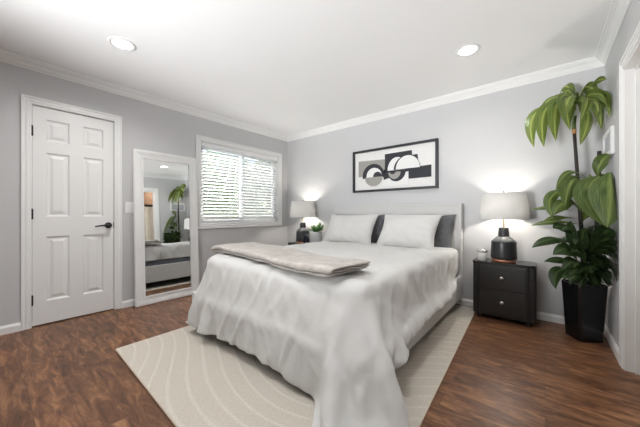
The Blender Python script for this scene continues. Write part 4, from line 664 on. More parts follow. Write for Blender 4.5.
    [-2403,2300,431,-2403,2300,467,-2403,2300,503,-2403,2299,539,-2402,2299,575,-2397,2299,612,-2383,2298,645,-2353,2295,668,-2317,2291,672,-2280,2288,673,-2244,2285,672,-2207,2283,672,-2171,2281,672,-2135,2279,672,-2099,2277,672,-2062,2276,672,-2026,2274,672,-1989,2273,672,-1953,2272,672,-1916,2272,672,-1880,2271,672,-1843,2270,672,-1808,2270,672,-1771,2269,672,-1735,2269,672,-1698,2269,672,-1662,2269,672,-1625,2268,672,-1589,2268,672,-1552,2268,672,-1516,2268,672,-1479,2269,672,-1443,2269,672,-1406,2269,672,-1370,2269,672,-1333,2270,672,-1297,2270,672,-1260,2271,672,-1225,2272,672,-1188,2273,672,-1152,2273,672,-1115,2274,672,-1079,2276,672,-1042,2277,672,-1006,2279,672,-969,2280,672,-933,2283,672,-896,2285,672,-861,2288,672,-824,2291,673,-788,2295,672,-751,2298,665,-723,2301,640,-713,2303,604,-708,2305,568,-705,2307,532,-701,2309,496,-696,2311,460,-690,2314,425,-679,2316,390,-661,2319,359,-641,2321,329,-637,2322,294],
    [-2402,2336,431,-2402,2336,467,-2403,2336,503,-2403,2336,539,-2402,2336,575,-2397,2336,611,-2384,2335,645,-2353,2332,668,-2317,2329,672,-2280,2325,673,-2244,2323,672,-2207,2320,672,-2172,2318,672,-2135,2316,672,-2099,2314,672,-2062,2313,672,-2026,2312,672,-1989,2310,672,-1953,2309,672,-1916,2309,672,-1881,2308,672,-1844,2307,672,-1808,2307,672,-1771,2306,672,-1735,2306,672,-1698,2306,672,-1662,2305,672,-1625,2305,672,-1589,2305,672,-1552,2305,672,-1516,2305,672,-1479,2305,672,-1443,2306,672,-1406,2306,672,-1370,2306,672,-1333,2307,672,-1298,2307,672,-1261,2308,672,-1225,2309,672,-1188,2310,672,-1152,2310,672,-1115,2312,672,-1079,2313,672,-1042,2314,672,-1006,2316,672,-969,2318,672,-933,2320,672,-896,2323,672,-861,2325,672,-824,2328,673,-788,2332,672,-751,2335,665,-723,2338,641,-713,2340,604,-708,2341,568,-705,2343,532,-701,2345,496,-696,2348,460,-690,2350,425,-679,2353,390,-661,2355,359,-641,2357,329,-637,2358,294],
    [-2402,2372,431,-2402,2372,467,-2403,2372,502,-2403,2372,539,-2402,2372,574,-2397,2372,611,-2384,2371,645,-2353,2369,668,-2317,2365,672,-2280,2362,673,-2244,2359,672,-2208,2357,672,-2172,2354,672,-2135,2352,672,-2099,2351,672,-2062,2349,672,-2026,2348,672,-1989,2347,672,-1954,2346,672,-1917,2345,672,-1881,2344,672,-1844,2344,672,-1808,2343,672,-1771,2343,672,-1735,2342,672,-1698,2342,672,-1662,2342,672,-1625,2341,672,-1589,2341,672,-1552,2341,672,-1516,2341,672,-1479,2342,672,-1444,2342,672,-1407,2342,672,-1371,2343,672,-1334,2343,672,-1298,2344,672,-1261,2344,672,-1225,2345,672,-1188,2346,672,-1152,2347,672,-1115,2348,672,-1079,2349,672,-1042,2351,672,-1006,2352,672,-969,2354,672,-934,2356,672,-897,2359,672,-861,2362,672,-824,2365,673,-788,2368,672,-751,2372,665,-723,2374,641,-713,2376,604,-708,2378,569,-705,2380,532,-701,2382,496,-696,2384,460,-690,2386,425,-679,2389,390,-662,2391,359,-641,2394,329,-637,2394,294],
    [-2402,2409,430,-2402,2409,466,-2403,2409,502,-2403,2409,538,-2402,2409,574,-2397,2409,611,-2384,2408,645,-2353,2406,668,-2317,2402,672,-2280,2399,673,-2245,2396,672,-2208,2394,672,-2172,2392,672,-2135,2390,672,-2099,2388,672,-2063,2386,672,-2027,2385,672,-1990,2384,672,-1954,2383,672,-1917,2382,672,-1881,2381,672,-1844,2380,672,-1808,2380,672,-1771,2379,672,-1735,2379,672,-1698,2379,672,-1662,2378,672,-1625,2378,672,-1590,2378,672,-1553,2378,672,-1517,2378,672,-1480,2378,672,-1444,2379,672,-1407,2379,672,-1371,2379,672,-1334,2380,672,-1298,2380,672,-1261,2381,672,-1225,2382,672,-1188,2383,672,-1152,2384,672,-1115,2385,672,-1079,2386,672,-1042,2388,672,-1007,2390,672,-970,2392,672,-934,2394,672,-897,2397,672,-861,2399,672,-824,2402,673,-788,2406,672,-751,2409,665,-723,2411,641,-713,2413,604,-708,2415,569,-705,2416,532,-701,2418,496,-697,2420,460,-690,2422,425,-679,2425,390,-662,2427,359,-641,2430,330,-637,2431,294],
    [-2402,2445,430,-2402,2445,466,-2403,2445,502,-2403,2445,538,-2402,2445,574,-2397,2445,611,-2384,2444,645,-2353,2442,668,-2318,2439,672,-2280,2436,673,-2245,2433,672,-2208,2430,672,-2172,2428,672,-2135,2426,672,-2100,2424,672,-2063,2423,672,-2027,2421,672,-1990,2420,672,-1954,2419,672,-1917,2418,672,-1881,2417,672,-1844,2417,672,-1808,2416,672,-1771,2416,672,-1736,2415,672,-1699,2415,672,-1663,2415,672,-1626,2414,672,-1590,2414,672,-1553,2414,672,-1517,2414,672,-1480,2415,672,-1444,2415,672,-1407,2415,672,-1371,2416,672,-1334,2416,672,-1298,2417,672,-1261,2417,672,-1225,2418,672,-1188,2419,672,-1153,2420,672,-1116,2421,672,-1080,2423,672,-1043,2424,672,-1007,2426,672,-970,2428,672,-934,2430,672,-897,2433,672,-861,2435,672,-824,2438,673,-789,2442,672,-751,2445,666,-724,2448,641,-713,2450,605,-708,2451,569,-705,2453,532,-701,2454,497,-697,2456,461,-690,2459,425,-680,2461,391,-662,2464,360,-641,2466,330,-637,2467,294],
    [-2402,2481,430,-2402,2482,466,-2403,2482,502,-2403,2482,538,-2402,2482,574,-2397,2482,610,-2384,2481,644,-2354,2479,668,-2318,2476,672,-2281,2473,673,-2245,2470,672,-2208,2468,672,-2173,2465,672,-2136,2463,672,-2100,2461,672,-2063,2460,672,-2027,2458,672,-1990,2457,672,-1954,2456,672,-1917,2455,672,-1882,2454,672,-1845,2453,672,-1809,2453,672,-1772,2452,672,-1736,2452,672,-1699,2451,672,-1663,2451,672,-1626,2451,672,-1590,2451,672,-1553,2451,672,-1517,2451,672,-1480,2451,672,-1444,2452,672,-1407,2452,672,-1371,2452,672,-1334,2453,672,-1298,2453,672,-1261,2454,672,-1226,2455,672,-1189,2456,672,-1153,2457,672,-1116,2458,672,-1080,2460,672,-1043,2461,672,-1007,2463,672,-970,2465,672,-934,2468,672,-897,2470,672,-862,2473,672,-825,2475,673,-789,2479,672,-752,2482,666,-724,2485,641,-713,2487,605,-708,2488,569,-705,2489,533,-702,2491,497,-697,2493,461,-690,2495,426,-680,2497,391,-662,2500,360,-642,2502,331,-637,2503,295],
    [-2402,2518,430,-2402,2518,466,-2402,2518,501,-2403,2518,538,-2402,2518,573,-2397,2519,610,-2384,2518,644,-2354,2516,668,-2318,2512,672,-2281,2509,673,-2245,2506,672,-2208,2504,672,-2173,2502,672,-2136,2499,672,-2100,2498,672,-2063,2496,672,-2027,2495,672,-1990,2493,672,-1955,2492,672,-1918,2491,672,-1882,2491,672,-1845,2490,672,-1809,2489,672,-1772,2489,672,-1736,2488,672,-1699,2488,672,-1663,2488,672,-1626,2487,672,-1590,2487,672,-1553,2487,672,-1517,2487,672,-1480,2488,672,-1445,2488,672,-1407,2488,672,-1372,2489,672,-1335,2489,672,-1299,2490,672,-1262,2491,672,-1226,2491,672,-1189,2492,672,-1153,2493,672,-1116,2495,672,-1080,2496,672,-1043,2498,672,-1007,2499,672,-970,2502,672,-935,2504,672,-898,2507,672,-862,2509,672,-825,2512,673,-790,2515,672,-753,2518,666,-724,2521,642,-713,2523,606,-708,2524,571,-705,2525,534,-702,2527,499,-698,2529,463,-691,2531,428,-681,2534,393,-664,2536,362,-642,2539,333,-637,2540,298],
    [-2402,2554,429,-2402,2554,465,-2402,2554,501,-2403,2555,537,-2402,2555,573,-2397,2555,610,-2385,2554,644,-2354,2553,667,-2318,2550,672,-2281,2546,673,-2246,2544,672,-2209,2541,672,-2173,2539,672,-2136,2536,672,-2100,2535,672,-2063,2533,672,-2028,2531,672,-1991,2530,672,-1955,2529,672,-1918,2528,672,-1882,2527,672,-1845,2526,672,-1809,2526,672,-1772,2525,672,-1736,2525,672,-1699,2524,672,-1663,2524,672,-1626,2524,672,-1591,2524,672,-1553,2524,672,-1518,2524,672,-1481,2524,672,-1445,2524,672,-1408,2525,672,-1372,2525,672,-1335,2526,672,-1299,2526,672,-1262,2527,672,-1226,2528,672,-1189,2529,672,-1153,2530,672,-1116,2532,672,-1080,2533,672,-1043,2535,672,-1007,2536,672,-971,2539,672,-935,2541,672,-898,2544,672,-863,2546,672,-826,2549,673,-791,2552,672,-754,2555,667,-725,2558,644,-713,2560,608,-708,2561,573,-705,2562,536,-703,2564,501,-699,2565,465,-693,2567,430,-683,2570,395,-667,2572,364,-644,2575,336,-638,2576,301],
    [-2402,2590,429,-2402,2590,465,-2402,2591,501,-2403,2591,537,-2402,2591,573,-2397,2592,609,-2385,2591,644,-2354,2589,667,-2319,2586,672,-2281,2583,673,-2246,2580,672,-2209,2577,672,-2173,2575,672,-2136,2573,672,-2101,2571,672,-2064,2569,672,-2028,2568,672,-1991,2566,672,-1955,2565,672,-1918,2564,672,-1882,2564,672,-1845,2563,672,-1809,2562,672,-1772,2561,672,-1736,2561,672,-1699,2561,672,-1664,2560,672,-1627,2560,672,-1591,2560,672,-1554,2560,672,-1518,2560,672,-1481,2560,672,-1445,2561,672,-1408,2561,672,-1372,2562,672,-1335,2562,672,-1299,2563,672,-1262,2564,672,-1226,2564,672,-1189,2565,672,-1153,2567,672,-1116,2568,672,-1081,2569,672,-1044,2571,672,-1008,2573,672,-971,2575,672,-936,2577,672,-899,2580,672,-864,2582,672,-828,2585,673,-792,2589,672,-755,2592,667,-726,2594,645,-713,2596,610,-709,2597,575,-706,2598,539,-704,2600,504,-700,2602,468,-694,2604,433,-685,2606,398,-670,2608,367,-646,2611,341,-638,2612,306],
    [-2402,2627,429,-2402,2627,465,-2402,2627,500,-2403,2627,537,-2402,2628,573,-2397,2628,609,-2385,2628,643,-2355,2626,667,-2319,2623,672,-2282,2620,673,-2246,2617,672,-2209,2614,672,-2174,2612,672,-2137,2610,672,-2101,2608,672,-2064,2606,672,-2028,2605,672,-1991,2603,672,-1955,2602,672,-1918,2601,672,-1882,2600,672,-1845,2599,672,-1810,2599,672,-1773,2598,672,-1737,2598,672,-1700,2597,672,-1664,2597,672,-1627,2597,672,-1591,2597,672,-1554,2597,672,-1518,2597,672,-1481,2597,672,-1445,2597,672,-1408,2598,672,-1372,2598,672,-1335,2599,672,-1299,2599,672,-1262,2600,672,-1227,2601,672,-1189,2602,672,-1154,2603,672,-1117,2605,672,-1081,2606,672,-1044,2608,672,-1008,2610,672,-971,2612,672,-936,2614,672,-900,2617,672,-865,2619,672,-829,2622,672,-794,2625,672,-757,2628,668,-728,2631,647,-713,2633,613,-709,2634,578,-707,2635,542,-705,2636,507,-702,2638,471,-697,2640,437,-688,2642,402,-674,2644,370,-649,2647,345,-638,2649,312],
    [-2402,2663,429,-2402,2663,464,-2402,2663,500,-2403,2664,537,-2402,2664,572,-2397,2665,609,-2385,2664,643,-2355,2662,667,-2319,2660,672,-2282,2656,673,-2246,2653,672,-2209,2651,672,-2174,2648,672,-2137,2646,672,-2101,2644,672,-2064,2642,672,-2028,2641,672,-1991,2640,672,-1955,2638,672,-1919,2637,672,-1883,2637,672,-1846,2636,672,-1810,2635,672,-1773,2634,672,-1737,2634,672,-1700,2634,672,-1664,2633,672,-1627,2633,672,-1591,2633,672,-1554,2633,672,-1518,2633,672,-1481,2633,672,-1445,2634,672,-1408,2634,672,-1373,2634,672,-1336,2635,672,-1300,2636,672,-1263,2637,672,-1227,2637,672,-1190,2638,672,-1154,2640,672,-1117,2641,672,-1081,2642,672,-1044,2644,672,-1008,2646,672,-972,2648,672,-937,2651,672,-901,2654,672,-866,2656,672,-830,2658,672,-796,2661,672,-759,2665,669,-730,2667,649,-714,2669,615,-710,2670,581,-707,2671,545,-706,2673,510,-704,2674,475,-700,2676,441,-692,2678,406,-678,2680,375,-653,2683,350,-639,2685,318],
    [-2402,2699,428,-2402,2700,464,-2402,2700,500,-2403,2700,536,-2402,2701,572,-2397,2701,609,-2385,2701,643,-2355,2699,667,-2319,2697,672,-2282,2693,673,-2247,2690,672,-2210,2688,672,-2174,2685,672,-2137,2683,672,-2101,2681,672,-2064,2679,672,-2029,2678,672,-1992,2676,672,-1956,2675,672,-1919,2674,672,-1883,2673,672,-1846,2672,672,-1810,2672,672,-1773,2671,672,-1737,2670,672,-1700,2670,672,-1664,2670,672,-1627,2670,672,-1592,2669,672,-1554,2669,672,-1519,2670,672,-1482,2670,672,-1446,2670,672,-1409,2670,672,-1373,2671,672,-1336,2672,672,-1300,2672,672,-1263,2673,672,-1227,2674,672,-1190,2675,672,-1154,2676,672,-1117,2678,672,-1081,2679,672,-1044,2681,672,-1008,2683,672,-972,2685,672,-937,2688,672,-902,2691,672,-868,2693,672,-832,2695,672,-798,2698,672,-762,2701,669,-731,2704,651,-714,2706,619,-710,2707,584,-708,2708,549,-708,2709,514,-706,2710,479,-703,2712,445,-696,2714,411,-683,2716,379,-658,2719,355,-640,2721,325],
    [-2402,2736,428,-2402,2736,464,-2402,2736,500,-2403,2736,536,-2402,2737,572,-2397,2738,608,-2385,2737,643,-2355,2735,667,-2320,2733,672,-2282,2729,673,-2247,2726,672,-2210,2724,672,-2174,2722,672,-2137,2719,672,-2101,2717,672,-2065,2715,672,-2029,2714,672,-1992,2712,672,-1956,2711,672,-1919,2710,672,-1883,2709,672,-1846,2709,672,-1810,2708,672,-1773,2707,672,-1737,2707,672,-1700,2706,672,-1665,2706,672,-1628,2706,672,-1592,2706,672,-1555,2706,672,-1519,2706,672,-1482,2706,672,-1446,2706,672,-1409,2707,672,-1373,2707,672,-1336,2708,672,-1300,2709,672,-1263,2709,672,-1227,2710,672,-1190,2711,672,-1155,2713,672,-1118,2714,672,-1082,2716,672,-1045,2717,672,-1009,2719,672,-972,2722,672,-938,2724,672,-903,2727,672,-869,2729,672,-834,2732,672,-800,2734,672,-764,2738,670,-734,2740,653,-715,2742,622,-711,2743,588,-709,2744,553,-709,2745,519,-708,2747,484,-706,2748,450,-700,2750,416,-688,2752,384,-664,2755,360,-642,2757,333],
    [-2402,2772,428,-2402,2772,464,-2402,2772,500,-2403,2773,536,-2402,2773,572,-2397,2774,608,-2385,2774,643,-2356,2772,667,-2320,2770,672,-2283,2766,673,-2247,2763,672,-2210,2761,672,-2174,2758,672,-2138,2756,672,-2102,2754,672,-2065,2752,672,-2029,2751,672,-1992,2749,672,-1956,2748,672,-1919,2747,672,-1883,2746,672,-1846,2745,672,-1811,2744,672,-1774,2744,672,-1738,2743,672,-1701,2743,672,-1665,2743,672,-1628,2742,672,-1592,2742,672,-1555,2742,672,-1519,2742,672,-1482,2743,672,-1446,2743,672,-1409,2743,672,-1373,2744,672,-1336,2744,672,-1301,2745,672,-1264,2746,672,-1228,2747,672,-1191,2748,672,-1155,2749,672,-1118,2751,672,-1082,2752,672,-1045,2754,672,-1009,2756,672,-973,2758,672,-939,2761,672,-904,2764,672,-871,2766,672,-836,2768,672,-802,2771,673,-767,2774,671,-736,2777,656,-716,2778,626,-712,2779,592,-710,2780,557,-710,2781,523,-710,2783,489,-708,2784,456,-703,2786,422,-693,2788,390,-670,2791,365,-646,2793,340],
    [-2402,2808,428,-2402,2809,464,-2402,2809,499,-2403,2809,536,-2402,2810,571,-2397,2810,608,-2385,2810,643,-2356,2808,667,-2320,2806,672,-2283,2802,673,-2247,2800,672,-2210,2797,672,-2175,2795,672,-2138,2792,672,-2102,2790,672,-2065,2788,672,-2029,2787,672,-1992,2785,672,-1956,2784,672,-1919,2783,672,-1884,2782,672,-1847,2781,672,-1811,2781,672,-1774,2780,672,-1738,2779,672,-1701,2779,672,-1665,2779,672,-1628,2779,672,-1592,2778,672,-1555,2778,672,-1519,2779,672,-1482,2779,672,-1447,2779,672,-1410,2779,672,-1374,2780,672,-1337,2781,672,-1301,2781,672,-1264,2782,672,-1228,2783,672,-1191,2784,672,-1155,2786,672,-1118,2787,672,-1082,2789,672,-1045,2791,672,-1010,2793,672,-973,2795,672,-940,2797,672,-906,2800,672,-873,2802,672,-838,2805,672,-805,2807,673,-770,2811,671,-739,2813,658,-718,2815,629,-713,2816,596,-711,2817,562,-711,2818,528,-711,2819,495,-710,2820,461,-706,2822,428,-698,2824,396,-678,2826,368,-651,2829,348],
    [-2402,2845,427,-2402,2845,463,-2402,2845,499,-2403,2846,535,-2402,2846,571,-2397,2847,608,-2386,2846,642,-2356,2845,667,-2320,2843,672,-2283,2839,673,-2247,2836,672,-2211,2834,672,-2175,2831,672,-2138,2829,672,-2102,2827,672,-2065,2825,672,-2029,2823,672,-1992,2822,672,-1957,2821,672,-1920,2820,672,-1884,2819,672,-1847,2818,672,-1811,2817,672,-1774,2816,672,-1738,2816,672,-1701,2815,672,-1665,2815,672,-1628,2815,672,-1593,2815,672,-1556,2815,672,-1520,2815,672,-1483,2815,672,-1447,2815,672,-1410,2816,672,-1374,2816,672,-1337,2817,672,-1301,2818,672,-1264,2819,672,-1228,2820,672,-1191,2821,672,-1156,2822,672,-1119,2824,672,-1083,2825,672,-1046,2827,672,-1010,2829,672,-974,2832,672,-941,2834,672,-907,2837,672,-874,2839,672,-840,2841,672,-808,2844,673,-773,2847,672,-742,2849,660,-719,2851,633,-713,2852,601,-711,2853,567,-711,2854,534,-711,2855,500,-711,2857,468,-707,2858,434,-701,2860,402,-686,2862,373,-657,2865,355],
    [-2402,2881,427,-2402,2881,463,-2402,2881,499,-2403,2882,535,-2402,2882,571,-2397,2883,608,-2386,2883,642,-2356,2881,667,-2320,2879,672,-2283,2875,673,-2247,2873,672,-2211,2870,672,-2175,2868,672,-2138,2865,672,-2102,2863,672,-2065,2861,672,-2029,2860,672,-1993,2858,672,-1957,2857,672,-1920,2856,672,-1884,2855,672,-1847,2854,672,-1811,2853,672,-1774,2853,672,-1738,2852,672,-1701,2852,672,-1666,2851,672,-1629,2851,672,-1593,2851,672,-1556,2851,672,-1520,2851,672,-1483,2851,672,-1447,2852,672,-1410,2852,672,-1374,2853,672,-1337,2853,672,-1302,2854,672,-1265,2855,672,-1229,2856,672,-1192,2857,672,-1156,2858,672,-1119,2860,672,-1083,2862,672,-1046,2863,672,-1010,2866,672,-974,2868,672,-942,2870,672,-909,2873,672,-876,2875,672,-843,2878,672,-811,2880,673,-777,2883,672,-745,2886,662,-721,2887,637,-713,2888,605,-711,2889,572,-711,2890,540,-712,2891,506,-712,2893,474,-710,2894,441,-705,2896,410,-692,2898,380,-664,2901,361],
    [-2402,2917,427,-2402,2918,463,-2402,2918,499,-2403,2918,535,-2402,2919,571,-2397,2920,608,-2386,2919,642,-2356,2918,667,-2320,2916,672,-2283,2912,673,-2248,2909,672,-2211,2907,672,-2175,2904,672,-2138,2902,672,-2102,2900,672,-2066,2898,672,-2030,2896,672,-1993,2895,672,-1957,2893,672,-1920,2892,672,-1884,2891,672,-1847,2891,672,-1811,2890,672,-1774,2889,672,-1739,2889,672,-1702,2888,672,-1666,2888,672,-1629,2888,672,-1593,2888,672,-1556,2888,672,-1520,2888,672,-1483,2888,672,-1447,2888,672,-1410,2889,672,-1375,2889,672,-1338,2890,672,-1302,2891,672,-1265,2891,672,-1229,2892,672,-1192,2894,672,-1156,2895,672,-1119,2896,672,-1083,2898,672,-1047,2900,672,-1011,2902,672,-975,2905,672,-943,2907,672,-910,2909,672,-878,2912,672,-845,2914,672,-813,2917,673,-780,2920,672,-749,2922,664,-724,2924,641,-713,2925,611,-711,2926,577,-711,2926,546,-712,2927,513,-713,2929,481,-712,2930,449,-709,2932,417,-699,2934,387,-673,2937,366],
    [-2402,2954,427,-2402,2954,463,-2402,2954,499,-2403,2954,535,-2402,2955,571,-2397,2956,608,-2386,2955,642,-2356,2954,667,-2320,2952,672,-2283,2948,673,-2248,2945,672,-2211,2943,672,-2175,2940,672,-2138,2938,672,-2102,2936,672,-2066,2934,672,-2030,2933,672,-1993,2931,672,-1957,2930,672,-1920,2929,672,-1884,2928,672,-1847,2927,672,-1811,2926,672,-1775,2925,672,-1739,2925,672,-1702,2924,672,-1666,2924,672,-1629,2924,672,-1593,2924,672,-1556,2924,672,-1520,2924,672,-1484,2924,672,-1448,2924,672,-1411,2925,672,-1375,2925,672,-1338,2926,672,-1302,2927,672,-1265,2928,672,-1229,2929,672,-1192,2930,672,-1157,2931,672,-1120,2933,672,-1084,2934,672,-1047,2936,672,-1011,2939,672,-975,2941,672,-944,2943,672,-912,2946,672,-880,2948,672,-848,2951,672,-817,2953,672,-784,2956,672,-753,2958,666,-726,2960,645,-714,2961,616,-711,2962,583,-711,2963,552,-712,2964,520,-713,2965,488,-713,2966,456,-713,2968,425,-706,2969,394,-684,2972,370],
    [-2402,2990,427,-2402,2990,463,-2402,2990,499,-2403,2991,535,-2402,2991,571,-2397,2992,608,-2386,2992,642,-2356,2991,667,-2320,2988,672,-2283,2985,673,-2248,2982,672,-2211,2980,672,-2175,2977,672,-2138,2974,672,-2102,2972,672,-2066,2971,672,-2030,2969,672,-1993,2967,672,-1957,2966,672,-1920,2965,672,-1884,2964,672,-1847,2963,672,-1812,2962,672,-1775,2962,672,-1739,2961,672,-1702,2961,672,-1666,2960,672,-1629,2960,672,-1593,2960,672,-1557,2960,672,-1521,2960,672,-1484,2960,672,-1448,2961,672,-1411,2961,672,-1375,2962,672,-1338,2962,672,-1302,2963,672,-1266,2964,672,-1230,2965,672,-1193,2966,672,-1157,2968,672,-1120,2969,672,-1084,2971,672,-1047,2973,672,-1012,2975,672,-976,2977,672,-945,2980,672,-913,2982,672,-882,2985,672,-850,2987,672,-819,2989,672,-787,2992,672,-756,2995,668,-729,2996,649,-715,2998,621,-712,2998,588,-711,2999,557,-712,3000,526,-712,3001,495,-712,3002,464,-713,3002,433,-712,3002,401,-696,3001,372],
    [-2402,3026,427,-2402,3026,463,-2402,3027,499,-2403,3027,535,-2402,3028,571,-2397,3029,608,-2386,3028,642,-2356,3027,667,-2320,3025,672,-2283,3021,673,-2247,3018,672,-2211,3016,672,-2175,3013,672,-2138,3011,672,-2102,3009,672,-2065,3007,672,-2030,3005,672,-1993,3004,672,-1957,3002,672,-1920,3001,672,-1884,3000,672,-1847,2999,672,-1812,2999,672,-1775,2998,672,-1739,2997,672,-1702,2997,672,-1666,2997,672,-1629,2996,672,-1594,2996,672,-1557,2996,672,-1521,2996,672,-1484,2997,672,-1448,2997,672,-1411,2997,672,-1375,2998,672,-1339,2999,672,-1303,2999,672,-1266,3000,672,-1230,3001,672,-1193,3003,672,-1157,3004,672,-1121,3005,672,-1085,3007,672,-1048,3009,672,-1012,3011,672,-976,3014,672,-946,3016,672,-915,3018,672,-884,3021,672,-853,3023,672,-823,3026,672,-791,3028,672,-761,3031,669,-733,3033,652,-716,3034,626,-713,3034,594,-712,3035,564,-712,3036,533,-712,3036,503,-712,3036,472,-713,3034,441,-713,3032,410,-706,3026,378],
    [-2402,3063,428,-2402,3063,464,-2402,3063,499,-2403,3063,536,-2402,3064,571,-2397,3065,608,-2386,3065,642,-2356,3063,667,-2320,3061,672,-2283,3057,673,-2247,3055,672,-2211,3052,672,-2175,3050,672,-2138,3047,672,-2102,3045,672,-2065,3043,672,-2030,3042,672,-1993,3040,672,-1957,3039,672,-1920,3038,672,-1884,3037,672,-1847,3036,672,-1812,3035,672,-1775,3034,672,-1739,3034,672,-1702,3033,672,-1666,3033,672,-1630,3033,672,-1594,3033,672,-1557,3033,672,-1521,3033,672,-1484,3033,672,-1448,3033,672,-1412,3034,672,-1376,3034,672,-1339,3035,672,-1303,3036,672,-1266,3037,672,-1230,3038,672,-1194,3039,672,-1158,3040,672,-1121,3042,672,-1085,3044,672,-1048,3046,672,-1013,3048,672,-977,3050,672,-947,3052,672,-916,3055,672,-887,3058,672,-856,3060,672,-826,3062,672,-795,3064,672,-765,3067,670,-736,3069,656,-718,3070,631,-713,3071,600,-712,3071,570,-712,3072,540,-712,3071,512,-712,3070,482,-712,3067,452,-712,3061,422,-710,3052,390],
    [-2402,3099,428,-2402,3099,464,-2402,3099,500,-2403,3100,536,-2402,3100,572,-2397,3101,608,-2385,3101,643,-2355,3099,667,-2320,3097,672,-2282,3094,673,-2247,3091,672,-2210,3088,672,-2174,3086,672,-2138,3083,672,-2102,3081,672,-2065,3079,672,-2029,3078,672,-1992,3076,672,-1957,3075,672,-1920,3074,672,-1884,3073,672,-1847,3072,672,-1811,3071,672,-1775,3070,672,-1739,3070,672,-1702,3070,672,-1666,3069,672,-1630,3069,672,-1594,3069,672,-1557,3069,672,-1521,3069,672,-1485,3069,672,-1449,3070,672,-1412,3070,672,-1376,3070,672,-1339,3071,672,-1304,3072,672,-1267,3073,672,-1231,3074,672,-1194,3075,672,-1158,3077,672,-1122,3078,672,-1086,3080,672,-1049,3082,672,-1013,3084,672,-978,3086,672,-949,3088,672,-918,3091,672,-889,3094,672,-859,3096,672,-830,3098,672,-799,3101,672,-770,3103,671,-741,3105,659,-721,3106,637,-713,3107,607,-712,3107,577,-712,3108,549,-712,3107,522,-712,3104,494,-712,3099,466,-712,3091,436,-712,3078,406],
    [-2402,3135,428,-2402,3135,464,-2402,3135,500,-2402,3136,536,-2402,3136,572,-2397,3137,609,-2385,3137,643,-2355,3136,667,-2319,3134,672,-2282,3130,673,-2246,3127,672,-2209,3125,672,-2174,3122,672,-2137,3120,672,-2101,3118,672,-2064,3116,672,-2029,3114,672,-1992,3113,672,-1956,3111,672,-1919,3110,672,-1884,3109,672,-1847,3108,672,-1811,3107,672,-1775,3107,672,-1739,3106,672,-1702,3106,672,-1666,3105,672,-1630,3105,672,-1594,3105,672,-1557,3105,672,-1521,3105,672,-1485,3105,672,-1449,3106,672,-1412,3106,672,-1377,3107,672,-1340,3107,672,-1304,3108,672,-1268,3109,672,-1232,3110,672,-1195,3111,672,-1159,3113,672,-1123,3114,672,-1087,3116,672,-1050,3118,672,-1014,3121,672,-979,3123,672,-950,3125,672,-921,3127,672,-892,3130,672,-862,3133,672,-834,3134,672,-804,3137,672,-775,3139,672,-746,3141,663,-725,3142,643,-714,3143,614,-713,3143,585,-713,3143,558,-713,3142,534,-713,3138,508,-713,3131,482,-713,3120,454,-712,3104,425],
    [-2401,3171,429,-2401,3171,465,-2401,3172,500,-2402,3172,537,-2401,3173,572,-2397,3174,609,-2385,3173,644,-2354,3172,668,-2318,3170,672,-2281,3166,673,-2245,3163,672,-2208,3161,672,-2172,3158,672,-2136,3156,672,-2100,3154,672,-2063,3152,672,-2028,3150,672,-1991,3149,672,-1955,3147,672,-1919,3146,672,-1883,3145,672,-1846,3144,672,-1811,3144,672,-1774,3143,672,-1738,3142,672,-1702,3142,672,-1666,3142,672,-1630,3141,672,-1594,3141,672,-1557,3141,672,-1522,3141,672,-1485,3142,672,-1449,3142,672,-1413,3142,672,-1377,3143,672,-1341,3144,672,-1305,3144,672,-1268,3145,672,-1233,3146,672,-1196,3148,672,-1160,3149,672,-1124,3151,672,-1088,3152,672,-1052,3154,672,-1016,3157,672,-981,3159,672,-953,3161,672,-924,3163,672,-896,3166,672,-867,3169,672,-839,3170,672,-809,3173,672,-781,3175,672,-752,3177,666,-729,3178,649,-715,3179,622,-713,3179,593,-713,3179,569,-713,3176,548,-713,3171,526,-713,3162,503,-713,3149,477,-713,3129,450],
]
P = np.array(DUV, dtype=float).reshape(len(DUV), -1, 3)/1000.0
DN = P.shape[:2]
def finer(A):
    """midpoint-refine the grid along both axes (smooth four-point rule)"""
    for ax_ in (0, 1):
        A = np.moveaxis(A, ax_, 0)
        ext = np.concatenate([2*A[:1]-A[1:2], A, 2*A[-1:]-A[-2:-1]])
        mid = (-ext[:-3] + 9*ext[1:-2] + 9*ext[2:-1] - ext[3:])/16
        out = np.empty((2*len(A)-1,) + A.shape[1:]); out[0::2] = A; out[1::2] = mid
        A = np.moveaxis(out, 0, ax_)
    return A
PF = finer(P)
du = np.gradient(PF, axis=1); dw = np.gradient(PF, axis=0)
NRM = np.cross(du, dw); NRM /= np.linalg.norm(NRM, axis=2, keepdims=True) + 1e-9
for i in range(PF.shape[0]):
    for k in range(PF.shape[1]):
        x, y, z = PF[i, k]; up = max(0.0, float(NRM[i, k, 2]))
        hang = 1-up
        nx_, ny_ = NRM[i, k, 0], NRM[i, k, 1]
        along = x if abs(ny_) > abs(nx_) else y
        w_ = hang*(.009*noise.noise(Vector((along*4.6+z*1.2, z*1.2, 2))) + .007*noise.noise(Vector((along*12+z*5, z*2.5, 5))))
        w_ += up*(.010*noise.noise(Vector((x*3.2+y*2.2, y*5-x*2, 7))) + .0055*noise.noise(Vector((x*7+y*8, y*11-x*6, 9))))
        rid = 1-abs(noise.noise(Vector((along*6-z*2.6, z*1.1+along*.5, 11))))*3.2
        rid2 = 1-abs(noise.noise(Vector((along*4.2+z*3.4, z*1.6-along*1.2, 31))))*5
        w_ += hang*(.016*max(0.0, rid)**3 + .006*max(0.0, rid2)**2) + .005*noise.noise(Vector((x*9, y*9, z*9)))
        w_ -= up*.013*max(0.0, 1-abs(noise.noise(Vector((x*2.6+y*3.2, y*3-x*2.4, 21))))*4)**2
        PF[i, k] += NRM[i, k]*(max(w_, -.010) + .012*up)
dv = empty('duvet', (-1.61, 2.0, .02), 'white linen duvet draped over the bed with its corner trailing to the rug', 'duvet')
bm = bmesh.new()
